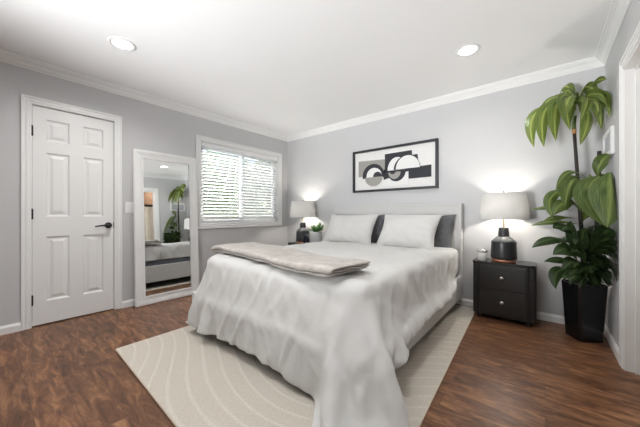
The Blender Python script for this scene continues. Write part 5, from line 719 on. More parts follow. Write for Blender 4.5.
V = [[bm.verts.new((p[0]+1.61, p[1]-2.0, max(p[2], .022)-.02)) for p in row] for row in PF]
for i in range(len(V)-1):
    for k in range(len(V[0])-1): bm.faces.new((V[i][k], V[i][k+1], V[i+1][k+1], V[i+1][k]))
do = link('cover', bm, M_duvet, dv, True)
s = do.modifiers.new('thick', 'SOLIDIFY'); s.thickness = .026; s.offset = 1 if do.data.polygons[len(do.data.polygons)//2].normal.z > 0 else -1
s2 = do.modifiers.new('soft', 'SUBSURF'); s2.levels = 1; s2.render_levels = 1
def duvet_top(x, y):
    d = (PF[..., 0]-x)**2 + (PF[..., 1]-y)**2
    k = np.argsort(d.ravel())[:6]
    return float(PF.reshape(-1, 3)[k, 2].max()) + .024

# folded throw: one ribbon folded in three, swept along the foot of the bed
def throw():
    w, th, lay = .40, .021, .022
    path = []
    for k in range(3):
        xs = np.linspace(0, w, 9) if k % 2 == 0 else np.linspace(w, 0, 9)
        ww_ = (1.0, .97, .93)[k]
        for x in xs: path.append((w/2 + (x-w/2)*ww_, lay*(k+.5)))
        if k < 2:
            cx = (w if k % 2 == 0 else 0); sg = 1 if k % 2 == 0 else -1
            for a in (-PI/4, 0, PI/4):
                path.append((w/2+(cx-w/2)*ww_ + sg*.014*math.cos(a), lay*(k+1) + lay*.5*math.sin(a)))
    pts = [Vector((p[0], p[1])) for p in path]
    L_, R_ = [], []
    for i, p in enumerate(pts):
        t = (pts[min(i+1, len(pts)-1)]-pts[max(i-1, 0)]).normalized(); nrm = Vector((-t.y, t.x))
        L_.append(p+nrm*th*.47); R_.append(p-nrm*th*.47)
    return L_ + R_[::-1]
A0, A1 = Vector((-2.46, 1.37)), Vector((-.87, 1.17))      # front lower edge, left to right
ax = (A1-A0); ln = ax.length; ax.normalize(); nrm = Vector((-ax.y, ax.x))
tw = empty('throw_blanket', (-1.65, 1.45, .68), 'cream plush throw blanket folded in layers across the foot of the bed', 'blanket')
prof = throw(); bm = bmesh.new(); NS = 46; rings = []
for s_ in range(NS+1):
    t = s_/NS
    rr = []
    for k, p in enumerate(prof):
        layer = p.y/.066
        wid = p.x*(1.0-.10*t+.06*math.sin(t*5))
        stretch = ln*t + (.055*(layer-.4) if t > .9 else 0)*(t-.9)*10 - (.03*(1-layer))*(t > .95)
        q = A0 + ax*stretch + nrm*(wid + .02*math.sin(t*6.0) + .012*noise.noise(Vector((t*9, layer*3, 1))))
        bz = .5*(duvet_top(min(max(q.x, -2.36), -.84), max(q.y, 1.30))+.692)
        edge = max(0, -2.36-q.x)
        z = bz - .004 + p.y*(1+.10*math.sin(t*13+layer*2)) + .005*noise.noise(Vector((q.x*6, q.y*6, layer*2))) - edge*.25
        rr.append(bm.verts.new((q.x+1.65, q.y-1.45, z-.68)))
    rings.append(rr)
n = len(prof)
for a, b in zip(rings, rings[1:]):
    for k in range(n): bm.faces.new((a[k], a[(k+1) % n], b[(k+1) % n], b[k]))
for rr in (rings[0], rings[-1]):
    h = n//2
    for k in range(h-1): bm.faces.new((rr[k], rr[k+1], rr[n-2-k], rr[n-1-k]))
to = link('folded_cloth', bm, M_throw, tw, True)
m_ = to.modifiers.new('soft', 'SUBSURF'); m_.levels = 1; m_.render_levels = 2

# pillows
def pillow(name, w, h, t, m, seed, loc, rot, label, cat='pillow', group=None, pinch=.05, sag=0):
    bm = bmesh.new(); n = 34; F = {}
    for side in (1, -1):
        for i in range(n+1):
            for j in range(n+1):
                u, v = 2*i/n-1, 2*j/n-1
                if side == -1 and (i in (0, n) or j in (0, n)): F[side, i, j] = F[1, i, j]; continue
                ex = max(0, (1-abs(u)**2.6))**.55 * max(0, (1-abs(v)**2.6))**.55
                c_ = pinch*(u*u*v*v)
                x = u*w/2*(1 - .07*(1-v*v)*abs(u)**3 + c_)
                y = v*h/2*(1 - .09*(1-u*u)*abs(v)**3 + c_)
                wr = .016*noise.noise(Vector((x*6+seed, y*8, side*3))) + .008*noise.noise(Vector((x*15+seed, y*17, side*5))) - .010*abs(noise.noise(Vector((x*9+y*6+seed, y*12-x*5, side*9))))
                z = side*(t/2*ex + wr*(ex > .05)) + .012*math.sin(u*2.2+seed)*v
                F[side, i, j] = bm.verts.new((x, y, z))
        for i in range(n):
            for j in range(n):
                q = [F[side, i, j], F[side, i+1, j], F[side, i+1, j+1], F[side, i, j+1]]
                try: bm.faces.new(q if side == 1 else q[::-1])
                except ValueError: pass
    o = link(name, bm, m, None, True, loc)
    o.rotation_euler = rot
    md = o.modifiers.new('soft', 'SUBSURF'); md.levels = 1; md.render_levels = 2
    return tag(o, label, cat, group)
ra = math.radians
pillow('pillow', .82, .46, .17, M_sham, 11, (-2.02, 3.315, .815), (ra(80), 0, 0), 'charcoal pillow against the headboard behind the left white pillow', group='charcoal pillows')
pillow('pillow', .80, .46, .17, M_sham, 23, (-1.185, 3.315, .815), (ra(80), 0, ra(-1)), 'charcoal pillow against the headboard behind the right white pillow, showing its wrinkled right end', group='charcoal pillows')
pillow('pillow', .74, .47, .22, M_pillow, 5, (-2.035, 3.10, .845), (ra(58), ra(0), ra(2)), 'plump white pillow on the left half of the bed nearer the window', group='white pillows')
pillow('pillow', .69, .47, .22, M_pillow, 8, (-1.235, 3.09, .845), (ra(58), ra(0), ra(-2)), 'plump white pillow on the right half of the bed nearer the big plant', group='white pillows')

# ------------------------------------------------------------------ nightstands
def nightstand():
    W, D, Z0, Z1 = .525, .29, .045, .572
    t = empty('nightstand', (-.322, 3.315, 0), 'dark espresso two-drawer nightstand with reeded corners beside the tall plant', 'nightstand', 'espresso nightstands')
    def outline(w, d, r, flute=0, n=10):
        out = []
        for (cx, cy, a0) in ((w/2-r, d/2-r, 0), (-w/2+r, d/2-r, PI/2), (-w/2+r, -d/2+r, PI), (w/2-r, -d/2+r, 1.5*PI)):
            for k in range(n+1):
                a = a0 + PI/2*k/n
                rr = r - (flute if k % 2 else 0)
                out.append((cx+rr*math.cos(a), cy+rr*math.sin(a)))
        return out
    bm = bmesh.new(); prism(bm, outline(W-.008, D-.008, .062, .0045, 16), lambda p, k: (p[0], p[1], (Z0, Z1-.020)[k])); link('body', bm, M_stand, t)
    bm = bmesh.new(); prism(bm, outline(W, D, .064, 0, 12), lambda p, k: (p[0], p[1], (Z1-.020, Z1)[k]))
    bmesh.ops.bevel(bm, geom=[e for e in bm.edges if abs(e.verts[0].co.z-e.verts[1].co.z) < 1e-6], offset=.003, segments=2, affect='EDGES')
    link('top', bm, M_standtop, t)
    for z0, z1 in ((.072, .298), (.306, .536)):
        dr = link('drawer', boxes((-.185, .185, -D/2-.010, -D/2+.03, z0, z1), bev=.003), M_stand, t)
        bm = bmesh.new(); zc = (z0+z1)/2+.01
        R = Matrix.Translation((0, -D/2-.010, zc)) @ Matrix.Rotation(PI/2, 4, 'X')
        lathe(bm, [(.006, 0), (.006, .010), (.016, .014), (.018, .019), (.015, .025), (.006, .027)], n=20)
        bm.transform(R); link('knob', bm, M_knob, dr, True)
    for x in (-.2, .2):
        for y in (-.10, .10):
            bm = bmesh.new(); lathe(bm, [(.018, 0), (.022, .012), (.020, .046)], x, y, 16); link('foot', bm, M_stand, t, True)
    return t
ns = nightstand()
n2 = copy_tree(ns); n2.location = (-3.09, 3.335, 0)
n2['label'] = 'dark espresso nightstand in the window corner, mostly hidden behind the bed'

# ------------------------------------------------------------------ table lamps
def table_lamp():
    t = empty('table_lamp', (-.322, 3.310, .5725), 'table lamp with dark bottle base and pale shade on the nightstand beside the tall plant', 'lamp', 'matching bedside lamps')
    bm = bmesh.new(); lathe(bm, [(.094, .0), (.101, .004), (.102, .024), (.100, .026)]); link('copper_foot', bm, M_copper, t, True)
    bm = bmesh.new(); lathe(bm, [(.100, .026), (.111, .034), (.114, .05), (.108, .190), (.107, .198)]); link('body', bm, M_lampb, t, True)
    bm = bmesh.new(); lathe(bm, [(.107, .198), (.104, .207), (.060, .246), (.048, .254)]); link('shoulder', bm, M_lampg, t, True)
    bm = bmesh.new(); lathe(bm, [(.048, .254), (.049, .262), (.043, .335), (.040, .340)]); link('neck', bm, M_lampb, t, True)
    bm = bmesh.new(); tube(bm, [(0, 0, .335), (0, 0, .50)], .008, 10)
    tube(bm, [(0, 0, .42)] + [(.055*math.sin(a), 0, .55-.13*math.cos(a)) for a in np.linspace(.3, PI, 10)] + [(0, 0, .69)], .0022, 6)
    for a in (0, 2*PI/3, 4*PI/3): tube(bm, [(0, 0, .682), (.183*math.cos(a), .183*math.sin(a), .676)], .002, 6)
    link('stem', bm, M_brass, t)
    bm = bmesh.new(); lathe(bm, [(.004, .684), (.010, .690), (.012, .700), (.006, .710)], n=16); link('finial', bm, M_black, t, True)
    bm = bmesh.new(); lathe(bm, [(.215, .425), (.186, .684), (.1835, .684), (.2125, .425), (.215, .425)], n=64, cap=False)
    link('lamp_shade', bm, M_shade, t, True)
    bm = bmesh.new(); lathe(bm, [(.010, .49), (.010, .510), (.018, .530), (.021, .547), (.015, .564), (.004, .570)], n=20); link('bulb', bm, M_bulb, t, True)
    L = bpy.data.lights.new('bulb_light', 'POINT'); L.energy = BULB_W; L.shadow_soft_size = .034; L.color = (1, .93, .84)
    o = bpy.data.objects.new('bulb_light', L); o.location = (0, 0, .545); o.parent = t; C.objects.link(o)
    return t
tl_ = table_lamp()
t2 = copy_tree(tl_); t2.location = (-3.075, 3.30, .5725)
t2['label'] = 'table lamp with dark bottle base and pale shade in the corner by the window'

# candle jar
j = empty('candle_jar', (-.505, 3.265, .5725), 'small frosted candle jar with silver lid on the nightstand beside the lamp', 'jar')
bm = bmesh.new(); lathe(bm, [(.042, 0), (.046, .004), (.046, .078), (.042, .084)]); link('jar_body', bm, M_glassj, j, True)
bm = bmesh.new(); lathe(bm, [(.046, .0845), (.048, .088), (.048, .102), (.044, .106), (.012, .107), (.012, .114), (.008, .116)]); link('lid', bm, M_silver, j, True)

# ------------------------------------------------------------------ leaves and plants
def leaf(bm, b, c, t, width, twist, n=12, fold=.28, wav=0, pk=1.3):
    b, c, t = Vector(b), Vector(c), Vector(t)
    uv = bm.loops.layers.uv.verify()
    rows = []
    hd = Vector((t.x-b.x, t.y-b.y, 0))
    if hd.length < .02: hd = Vector((.3, -1, 0))
    side0 = Vector((-hd.y, hd.x, 0)).normalized()
    for i in range(n+1):
        s = i/n
        p = b*(1-s)**2 + c*(2*s*(1-s)) + t*s*s
        tan = ((c-b)*(1-s) + (t-c)*s)
        if tan.length < 1e-5: tan = t-b
        tan.normalize()
        sd = side0 - tan*side0.dot(tan)
        if sd.length < .05: sd = Vector((1, 0, 0))
        sd.normalize(); nr = sd.cross(tan)
        if nr.z < 0 and i < n*.4: pass
        a = twist*min(1, s*2.2)
        sd = sd*math.cos(a) + nr*math.sin(a); nr = sd.cross(tan)
        w = width*.5*max(.10, math.sin(PI*min(1, s**pk))**.85)
        if i == n: w = .0015
        row = []
        for k in range(5):
            q = k/2-1
            off = sd*(q*w) - nr*(fold*w*(1-abs(q)) - wav*w*math.sin(s*9+q*2)*abs(q))
            row.append(bm.verts.new(p+off))
        rows.append(row)
    for i in range(n):
        for k in range(4):
            f = bm.faces.new((rows[i][k], rows[i][k+1], rows[i+1][k+1], rows[i+1][k]))
            f.smooth = True
            for lp, (kk, ii) in zip(f.loops, ((k, i), (k+1, i), (k+1, i+1), (k, i+1))): lp[uv].uv = (kk/4, ii/n)

plant_o = Vector((.252, 3.205, 0))
pl = empty('potted_plant', plant_o, 'tall leafy corn plant in a black tapered planter standing in the corner by the doorway', 'plant')
bm = bmesh.new()
def sq(h, r, z):
    out = []
    for (sx, sy, a0) in ((1, 1, 0), (-1, 1, PI/2), (-1, -1, PI), (1, -1, 1.5*PI)):
        for k in range(5):
            a = a0+PI/2*k/4; out.append(bm.verts.new((sx*(h-r)+r*math.cos(a), sy*(h-r)+r*math.sin(a), z)))
    return out
rg_ = [sq(.084, .02, .0), sq(.087, .02, .006), sq(.108, .022, .465), sq(.110, .022, .470), sq(.104, .02, .470), sq(.100, .02, .42)]
for a, b in zip(rg_, rg_[1:]):
    for k in range(20): bm.faces.new((a[k], a[(k+1) % 20], b[(k+1) % 20], b[k]))
bm.faces.new(rg_[0][::-1]); bm.faces.new(rg_[-1])
bm.transform(Matrix.Rotation(ra(33), 4, 'Z'))
link('planter', bm, M_planter, pl)
bm = bmesh.new(); lathe(bm, [(.099, .421), (.09, .442), (.04, .452)], n=24); link('soil', bm, M_soil, pl, True)
def rel(*pts): return [Vector(p)-plant_o for p in pts]
bm = bmesh.new(); tube(bm, rel((.250, 3.21, .45), (.246, 3.205, .75), (.235, 3.20, .96), (.215, 3.20, 1.35), (.194, 3.20, 1.74)), [.017, .016, .015, .013, .012], 10)
c1 = link('cane', bm, M_cane, pl, True)
bm = bmesh.new(); tube(bm, rel((.194, 3.20, 1.737), (.192, 3.20, 1.775)), [.0135, .015], 10); link('cut_end', bm, M_canew, c1, True)
bm = bmesh.new(); tube(bm, rel((.192, 3.20, 1.77), (.190, 3.20, 1.82), (.200, 3.20, 1.89)), [.0135, .014, .010], 10); link('crown_stem', bm, M_leafM, c1, True)
bm = bmesh.new(); tube(bm, rel((.300, 3.25, .45), (.335, 3.25, .9), (.346, 3.25, 1.3), (.350, 3.25, 1.575)), [.018, .017, .015, .014], 10)
link('cane', bm, M_cane, pl, True)
LEAVES = [
    ('crown', (0.211, 3.2, 1.989), (0.083, 3.27, 2.206), (0.002, 3.34, 2.053), 0.05, 60),
    ('crown', (0.211, 3.2, 1.989), (-0.186, 3.125, 2.095), (-0.075, 3.05, 1.638), 0.095, 60),
    ('crown', (0.211, 3.2, 1.989), (-0.09, 3.1, 2.133), (-0.007, 3.0, 1.618), 0.11, 70),
    ('crown', (0.211, 3.2, 1.989), (0.006, 3.085, 2.144), (0.069, 2.97, 1.65), 0.12, 65),
    ('crown', (0.211, 3.2, 1.989), (0.065, 3.07, 2.139), (0.153, 2.94, 1.717), 0.13, 55),
    ('crown', (0.229, 3.2, 1.916), (0.306, 3.125, 1.941), (0.219, 3.05, 1.609), 0.1, 40),
    ('crown', (0.254, 3.2, 2.071), (0.337, 3.25, 2.199), (0.395, 3.3, 2.177), 0.06, 50),
    ('crown', (0.211, 3.2, 1.989), (0.395, 3.175, 2.131), (0.395, 3.15, 1.827), 0.085, 60),
    ('crown', (0.211, 3.2, 1.989), (0.395, 3.1, 2.018), (0.297, 3.0, 1.734), 0.07, 60),
    ('crown', (0.211, 3.2, 1.989), (0.302, 3.08, 2.088), (0.212, 2.96, 1.781), 0.08, 50),
    ('crown', (0.211, 3.2, 1.989), (0.26, 3.28, 2.243), (0.354, 3.36, 2.089), 0.09, 50),
    ('crown', (0.211, 3.2, 1.989), (0.021, 3.225, 2.208), (-0.038, 3.25, 1.938), 0.08, 60),
    ('crown', (0.211, 3.2, 1.989), (0.158, 3.29, 2.28), (0.107, 3.38, 2.164), 0.09, 50),
    ('crown', (0.193, 3.2, 1.962), (0.132, 3.211, 2.23), (0.105, 3.222, 1.946), 0.08502881216432216, 19.25937585058785),
    ('crown', (0.224, 3.2, 2.036), (0.138, 3.181, 2.141), (0.112, 3.162, 2.029), 0.09345845805097555, 45.96295856545677),
    ('crown', (0.23, 3.2, 1.982), (0.257, 3.242, 2.184), (0.275, 3.284, 1.818), 0.0868564590147837, 19.162043484754825),
    ('crown', (0.228, 3.2, 1.943), (0.151, 3.181, 2.153), (0.13, 3.163, 2.091), 0.08875295696263213, 72.12283201660631),
    ('crown', (0.199, 3.2, 2.035), (0.186, 3.286, 2.232), (0.18, 3.371, 1.882), 0.09515466641352166, 21.33453013250702),
    ('crown', (0.209, 3.2, 1.988), (0.343, 3.143, 2.109), (0.379, 3.085, 1.875), 0.08028971935316238, 40.08130682491867),
    ('crown', (0.225, 3.2, 2.034), (0.245, 3.284, 2.184), (0.261, 3.368, 1.83), 0.09425602265587023, 79.41432691647299),
    ('crown', (0.233, 3.2, 1.983), (0.32, 3.203, 2.106), (0.355, 3.206, 1.752), 0.08855268080696797, 28.723123938913886),
    ('crown', (0.212, 3.2, 2.039), (0.151, 3.298, 2.196), (0.132, 3.395, 2.159), 0.06354072372438914, 67.03869588173762),
    ('crown', (0.228, 3.2, 2.013), (0.144, 3.085, 2.119), (0.119, 2.97, 1.802), 0.08458130114127235, 17.921115827242353),
    ('crown', (0.222, 3.2, 2.051), (0.335, 3.3, 2.184), (0.384, 3.399, 1.787), 0.07238680213905356, 20.00309580585177),
    ('crown', (0.208, 3.2, 1.943), (0.115, 3.11, 2.168), (0.082, 3.02, 1.937), 0.061697432988848167, 71.40563720530196),
    ('crown', (0.22, 3.2, 1.981), (0.329, 3.192, 2.151), (0.366, 3.184, 1.925), 0.08575554873550909, 53.717265496128086),
    ('mid', (0.389, 3.1, 1.376), (0.395, 2.99, 1.256), (0.352, 2.88, 0.95), 0.25, 10),
    ('mid', (0.337, 3.1, 1.351), (0.212, 3.015, 1.248), (0.343, 2.93, 0.962), 0.22, 15),
    ('mid', (0.337, 3.2, 1.346), (0.321, 3.15, 1.495), (0.395, 3.1, 1.515), 0.1, 60),
    ('mid', (0.267, 3.15, 1.347), (0.136, 3.075, 1.491), (0.069, 3.0, 1.247), 0.05, 60),
    ('mid', (0.255, 3.15, 1.348), (0.113, 3.075, 1.415), (0.087, 3.0, 1.2), 0.07, 60),
    ('mid', (0.233, 3.15, 1.334), (0.135, 3.05, 1.379), (0.122, 2.95, 1.105), 0.13, 55),
    ('mid', (0.221, 3.15, 1.257), (-0.047, 3.075, 1.267), (0.052, 3.0, 1.014), 0.09, 60),
    ('mid', (0.221, 3.15, 1.131), (0.101, 3.075, 1.187), (0.052, 3.0, 1.037), 0.11, 50),
    ('mid', (0.199, 3.15, 1.069), (0.029, 3.125, 1.135), (-0.111, 3.1, 1.078), 0.05, 40),
    ('mid', (0.21, 3.15, 1.006), (0.089, 3.075, 1.045), (-0.009, 3.0, 0.989), 0.06, 40),
    ('mid', (0.233, 3.15, 0.959), (0.066, 3.125, 1.012), (-0.098, 3.1, 0.944), 0.065, 40),
    ('mid', (0.283, 3.15, 1.376), (0.303, 3.075, 1.262), (0.222, 3.0, 1.12), 0.12, 55),
    ('mid', (0.348, 3.2, 1.345), (0.395, 3.125, 1.406), (0.395, 3.05, 1.166), 0.12, 50),
    ('mid', (0.233, 3.15, 1.068), (0.16, 3.075, 1.193), (0.11, 3.0, 1.176), 0.09, 55),
    ('mid', (0.244, 3.15, 0.99), (0.282, 3.075, 1.113), (0.326, 3.0, 1.067), 0.1, 50),
    ('base', (0.199, 3.15, 0.81), (0.028, 3.065, 0.87), (-0.086, 2.98, 0.76), 0.085, 45),
    ('base', (0.21, 3.15, 0.827), (0.113, 3.065, 0.984), (0.051, 2.98, 0.93), 0.1, 50),
    ('base', (0.233, 3.15, 0.625), (0.113, 3.065, 0.686), (-0.005, 2.98, 0.65), 0.07, 45),
    ('base', (0.233, 3.15, 0.562), (0.016, 3.065, 0.628), (0.069, 2.98, 0.432), 0.1, 55),
    ('base', (0.267, 3.15, 0.629), (0.171, 3.065, 0.831), (0.051, 2.98, 0.713), 0.13, 50),
    ('base', (0.21, 3.15, 0.732), (0.281, 3.065, 0.867), (0.374, 2.98, 0.871), 0.1, 50),
    ('base', (0.262, 3.1, 0.697), (0.364, 2.975, 0.849), (0.395, 2.85, 0.788), 0.11, 50),
    ('base', (0.284, 3.1, 0.608), (0.393, 2.975, 0.739), (0.395, 2.85, 0.562), 0.12, 50),
    ('base', (0.267, 3.15, 0.644), (0.313, 3.065, 0.765), (0.354, 2.98, 0.649), 0.13, 40),
    ('base', (0.233, 3.15, 0.687), (0.204, 3.065, 0.817), (0.242, 2.98, 0.944), 0.11, 30),
    ('base', (0.267, 3.15, 0.691), (0.334, 3.065, 0.855), (0.364, 2.98, 0.976), 0.11, 30),
    ('base', (0.221, 3.15, 0.686), (0.159, 3.065, 0.876), (0.16, 2.98, 0.994), 0.12, 30),
    ('base', (0.21, 3.15, 0.654), (0.136, 3.065, 0.813), (0.086, 2.98, 0.832), 0.12, 50),
    ('base', (0.267, 3.15, 0.598), (0.182, 3.065, 0.708), (0.121, 2.98, 0.606), 0.12, 45),
    ('base', (0.278, 3.15, 0.584), (0.334, 3.065, 0.708), (0.393, 2.98, 0.64), 0.11, 50),
    ('base', (0.244, 3.15, 0.766), (0.27, 3.065, 0.882), (0.304, 2.98, 0.874), 0.13, 40),
    ('base', (0.278, 3.15, 0.599), (0.227, 3.065, 0.758), (0.166, 2.98, 0.747), 0.13, 45),
    ('base', (0.255, 3.15, 0.565), (0.216, 3.065, 0.666), (0.155, 2.98, 0.55), 0.1, 50),
    ('base', (0.289, 3.15, 0.555), (0.313, 3.065, 0.661), (0.364, 2.98, 0.537), 0.1, 50),
    ('base', (0.267, 3.16, 0.69), (0.285, 3.182, 0.766), (0.314, 3.204, 0.641), 0.11180774262262785, 57.985759932196764),
    ('base', (0.29, 3.16, 0.692), (0.341, 3.165, 1.021), (0.395, 3.17, 0.903), 0.0986249061751242, 58.01748509494098),
    ('base', (0.289, 3.16, 0.692), (0.334, 3.146, 0.992), (0.395, 3.131, 0.876), 0.09876276191128655, 33.63004914169406),
    ('base', (0.263, 3.16, 0.689), (0.278, 3.215, 1.026), (0.301, 3.269, 0.898), 0.08866919201855393, 34.781882810388865),
    ('base', (0.278, 3.16, 0.691), (0.31, 3.159, 0.975), (0.363, 3.158, 0.856), 0.11188587965724817, 29.856859643961613),
    ('base', (0.228, 3.16, 0.686), (0.18, 3.085, 1.031), (0.104, 3.01, 0.907), 0.11485618978897127, 32.330973387329124),
    ('base', (0.295, 3.16, 0.692), (0.35, 3.145, 0.729), (0.395, 3.13, 0.622), 0.09157220670987706, 58.651729613252925),
    ('base', (0.271, 3.16, 0.69), (0.3, 3.224, 0.957), (0.344, 3.288, 0.829), 0.11763904004351997, 49.17246793874179),
    ('base', (0.288, 3.16, 0.692), (0.325, 3.072, 0.93), (0.387, 2.984, 0.824), 0.09444759738889537, 30.808461999541095),
    ('base', (0.223, 3.16, 0.685), (0.172, 3.17, 0.92), (0.083, 3.181, 0.785), 0.10412439989630617, 25.118409178102485),
    ('base', (0.245, 3.16, 0.687), (0.223, 3.103, 0.921), (0.19, 3.047, 0.801), 0.11274072298588284, 41.82608153205136),
    ('base', (0.256, 3.16, 0.689), (0.246, 3.049, 0.788), (0.237, 2.938, 0.682), 0.08228003718143159, 59.128484710048234),
    ('base', (0.277, 3.16, 0.691), (0.303, 3.113, 0.738), (0.346, 3.065, 0.629), 0.08072270141514121, 52.57084063931519),
    ('base', (0.263, 3.16, 0.689), (0.28, 3.222, 1.028), (0.304, 3.283, 0.899), 0.08186908474795766, 31.332182078286674),
    ('base', (0.273, 3.1, 0.698), (0.354, 2.98, 0.919), (0.395, 2.86, 0.847), 0.12, 45),
    ('base', (0.273, 3.1, 0.698), (0.374, 2.98, 0.835), (0.395, 2.86, 0.694), 0.12, 45),
    ('base', (0.273, 3.1, 0.698), (0.364, 2.98, 0.764), (0.395, 2.86, 0.621), 0.12, 45),
    ('base', (0.273, 3.1, 0.698), (0.344, 2.98, 0.962), (0.387, 2.86, 0.926), 0.12, 45),
    ('base', (0.222, 3.14, 0.586), (0.222, 3.074, 0.574), (0.168, 3.009, 0.494), 0.07788965958792564, 57.10219147138497),
    ('base', (0.252, 3.14, 0.59), (0.252, 3.109, 0.612), (0.227, 3.077, 0.53), 0.07326809044096985, 15.402643453241645),
    ('base', (0.335, 3.14, 0.601), (0.32, 3.053, 0.574), (0.36, 2.966, 0.516), 0.05109894739828483, 57.290009252109186),
    ('base', (0.25, 3.14, 0.59), (0.251, 3.124, 0.595), (0.225, 3.107, 0.509), 0.07754261556599937, 26.99797633129223),
    ('base', (0.288, 3.14, 0.595), (0.279, 3.052, 0.659), (0.281, 2.963, 0.592), 0.05950399956990132, 18.873888775249426),
    ('base', (0.213, 3.14, 0.585), (0.212, 3.049, 0.588), (0.149, 2.958, 0.512), 0.07990180443610112, 18.076473221230813),
    ('base', (0.369, 3.14, 0.605), (0.356, 3.095, 0.625), (0.395, 3.051, 0.563), 0.06217664063688215, 21.866830192714367),
    ('base', (0.34, 3.14, 0.601), (0.333, 3.123, 0.631), (0.386, 3.106, 0.559), 0.06265271845734768, 12.785361550394672),
    ('base', (0.19, 3.14, 0.582), (0.196, 3.107, 0.611), (0.113, 3.074, 0.519), 0.07515287843504397, 16.528591357655998),
    ('base', (0.362, 3.14, 0.604), (0.348, 3.082, 0.61), (0.395, 3.024, 0.55), 0.07364028649341071, 15.331530484862945),
    ('base', (0.213, 3.14, 0.585), (0.218, 3.13, 0.549), (0.158, 3.12, 0.455), 0.058844387786359136, 32.65774567499881),
    ('base', (0.345, 3.14, 0.602), (0.335, 3.107, 0.547), (0.39, 3.074, 0.481), 0.06360619968774871, 34.40794992776179),
    ('base', (0.276, 3.14, 0.593), (0.27, 3.077, 0.659), (0.264, 3.014, 0.585), 0.062113682456730414, 17.325318125099074),
    ('base', (0.369, 3.14, 0.605), (0.353, 3.074, 0.558), (0.395, 3.008, 0.503), 0.06880894912864517, 34.96612253330608),
    ('base', (0.201, 3.14, 0.583), (0.204, 3.076, 0.654), (0.131, 3.011, 0.571), 0.07346056913169485, 53.3693403388651),
    ('base', (0.333, 3.14, 0.6), (0.324, 3.11, 0.579), (0.37, 3.079, 0.509), 0.07083790248352684, 43.200922248631166),
    ('base', (0.254, 3.14, 0.59), (0.254, 3.11, 0.581), (0.231, 3.081, 0.499), 0.058425561674363725, 34.28426119121106),
    ('base', (0.315, 3.14, 0.598), (0.307, 3.094, 0.66), (0.336, 3.049, 0.589), 0.07836642660351248, 42.48460746506206),
    ('base', (0.186, 3.14, 0.581), (0.191, 3.084, 0.604), (0.104, 3.029, 0.516), 0.05752076864076516, 43.58214619520496),
    ('base', (0.338, 3.14, 0.601), (0.328, 3.1, 0.602), (0.377, 3.059, 0.535), 0.07392877840025067, 27.394225401384993),
    ('base', (0.324, 3.14, 0.599), (0.318, 3.119, 0.567), (0.357, 3.098, 0.495), 0.06050135454289613, 52.14397936033942),
    ('base', (0.315, 3.14, 0.598), (0.306, 3.09, 0.546), (0.334, 3.04, 0.478), 0.07869549430929257, 35.906971522367826),
    ('base', (0.216, 3.14, 0.585), (0.219, 3.104, 0.555), (0.161, 3.068, 0.468), 0.07812145073425504, 33.8619466434636),
    ('base', (0.321, 3.14, 0.599), (0.312, 3.094, 0.587), (0.345, 3.049, 0.519), 0.055154802639062805, 49.01858141132623),
    ('base', (0.311, 3.14, 0.597), (0.304, 3.099, 0.637), (0.329, 3.058, 0.565), 0.06871211280372913, 48.735237295600825),
    ('base', (0.321, 3.14, 0.599), (0.313, 3.1, 0.704), (0.347, 3.061, 0.632), 0.05480069203371887, 32.05342077615552),
    ('base', (0.226, 3.14, 0.587), (0.227, 3.085, 0.585), (0.177, 3.03, 0.503), 0.06892595486010514, 12.093085269059387),
    ('base', (0.228, 3.14, 0.587), (0.226, 3.06, 0.696), (0.177, 2.981, 0.619), 0.05400580654535342, 25.867542091004736),
    ('base', (0.221, 3.14, 0.586), (0.223, 3.097, 0.695), (0.17, 3.054, 0.61), 0.06395990491310503, 29.014942520307),
    ('base', (0.297, 3.14, 0.596), (0.289, 3.079, 0.669), (0.301, 3.019, 0.598), 0.07709546969250089, 10.033030789539357),
    ('base', (0.238, 3.14, 0.588), (0.236, 3.077, 0.634), (0.197, 3.014, 0.556), 0.05345223315556094, 51.56850298763924),
    ('base', (0.191, 3.14, 0.582), (0.194, 3.074, 0.595), (0.112, 3.008, 0.51), 0.0528446499173227, 37.26104315841484),
    ('base', (0.295, 3.14, 0.595), (0.291, 3.114, 0.542), (0.305, 3.088, 0.466), 0.07455565999355013, 30.955096337662184),
    ('base', (0.306, 3.14, 0.597), (0.299, 3.093, 0.646), (0.32, 3.046, 0.575), 0.054263374616975064, 39.796882116327566),
    ('base', (0.364, 3.14, 0.604), (0.354, 3.121, 0.549), (0.395, 3.102, 0.483), 0.06825829679314, 27.555804111523294),
    ('base', (0.184, 3.14, 0.581), (0.187, 3.057, 0.683), (0.098, 2.974, 0.601), 0.0669743604026309, 40.7584019524692),
    ('base', (0.304, 3.14, 0.597), (0.294, 3.064, 0.563), (0.31, 2.988, 0.499), 0.061275449118584596, 31.584189674511713),
    ('base', (0.24, 3.14, 0.588), (0.242, 3.123, 0.531), (0.207, 3.105, 0.444), 0.061393416013693414, 58.05695483645966),
    ('base', (0.298, 3.14, 0.596), (0.29, 3.08, 0.666), (0.303, 3.021, 0.594), 0.0794294168727404, 34.81527524108748),
    ('base', (0.246, 3.14, 0.589), (0.244, 3.086, 0.536), (0.212, 3.031, 0.458), 0.06475264152799798, 24.31991761300393),
    ('base', (0.207, 3.14, 0.584), (0.212, 3.111, 0.59), (0.146, 3.083, 0.5), 0.06330402901295579, 24.65515495835859),
    ('base', (0.34, 3.14, 0.601), (0.333, 3.124, 0.706), (0.386, 3.109, 0.632), 0.06597693955011265, 23.68938097487082),
    ('base', (0.332, 3.14, 0.6), (0.326, 3.129, 0.665), (0.373, 3.118, 0.59), 0.05803065534917578, 17.73828280026327),
    ('base', (0.241, 3.14, 0.588), (0.24, 3.096, 0.598), (0.205, 3.053, 0.517), 0.06423894275387057, 42.24383140485048),
    ('base', (0.325, 3.14, 0.599), (0.316, 3.09, 0.691), (0.352, 3.041, 0.621), 0.0728119603826178, 25.034487948696107),
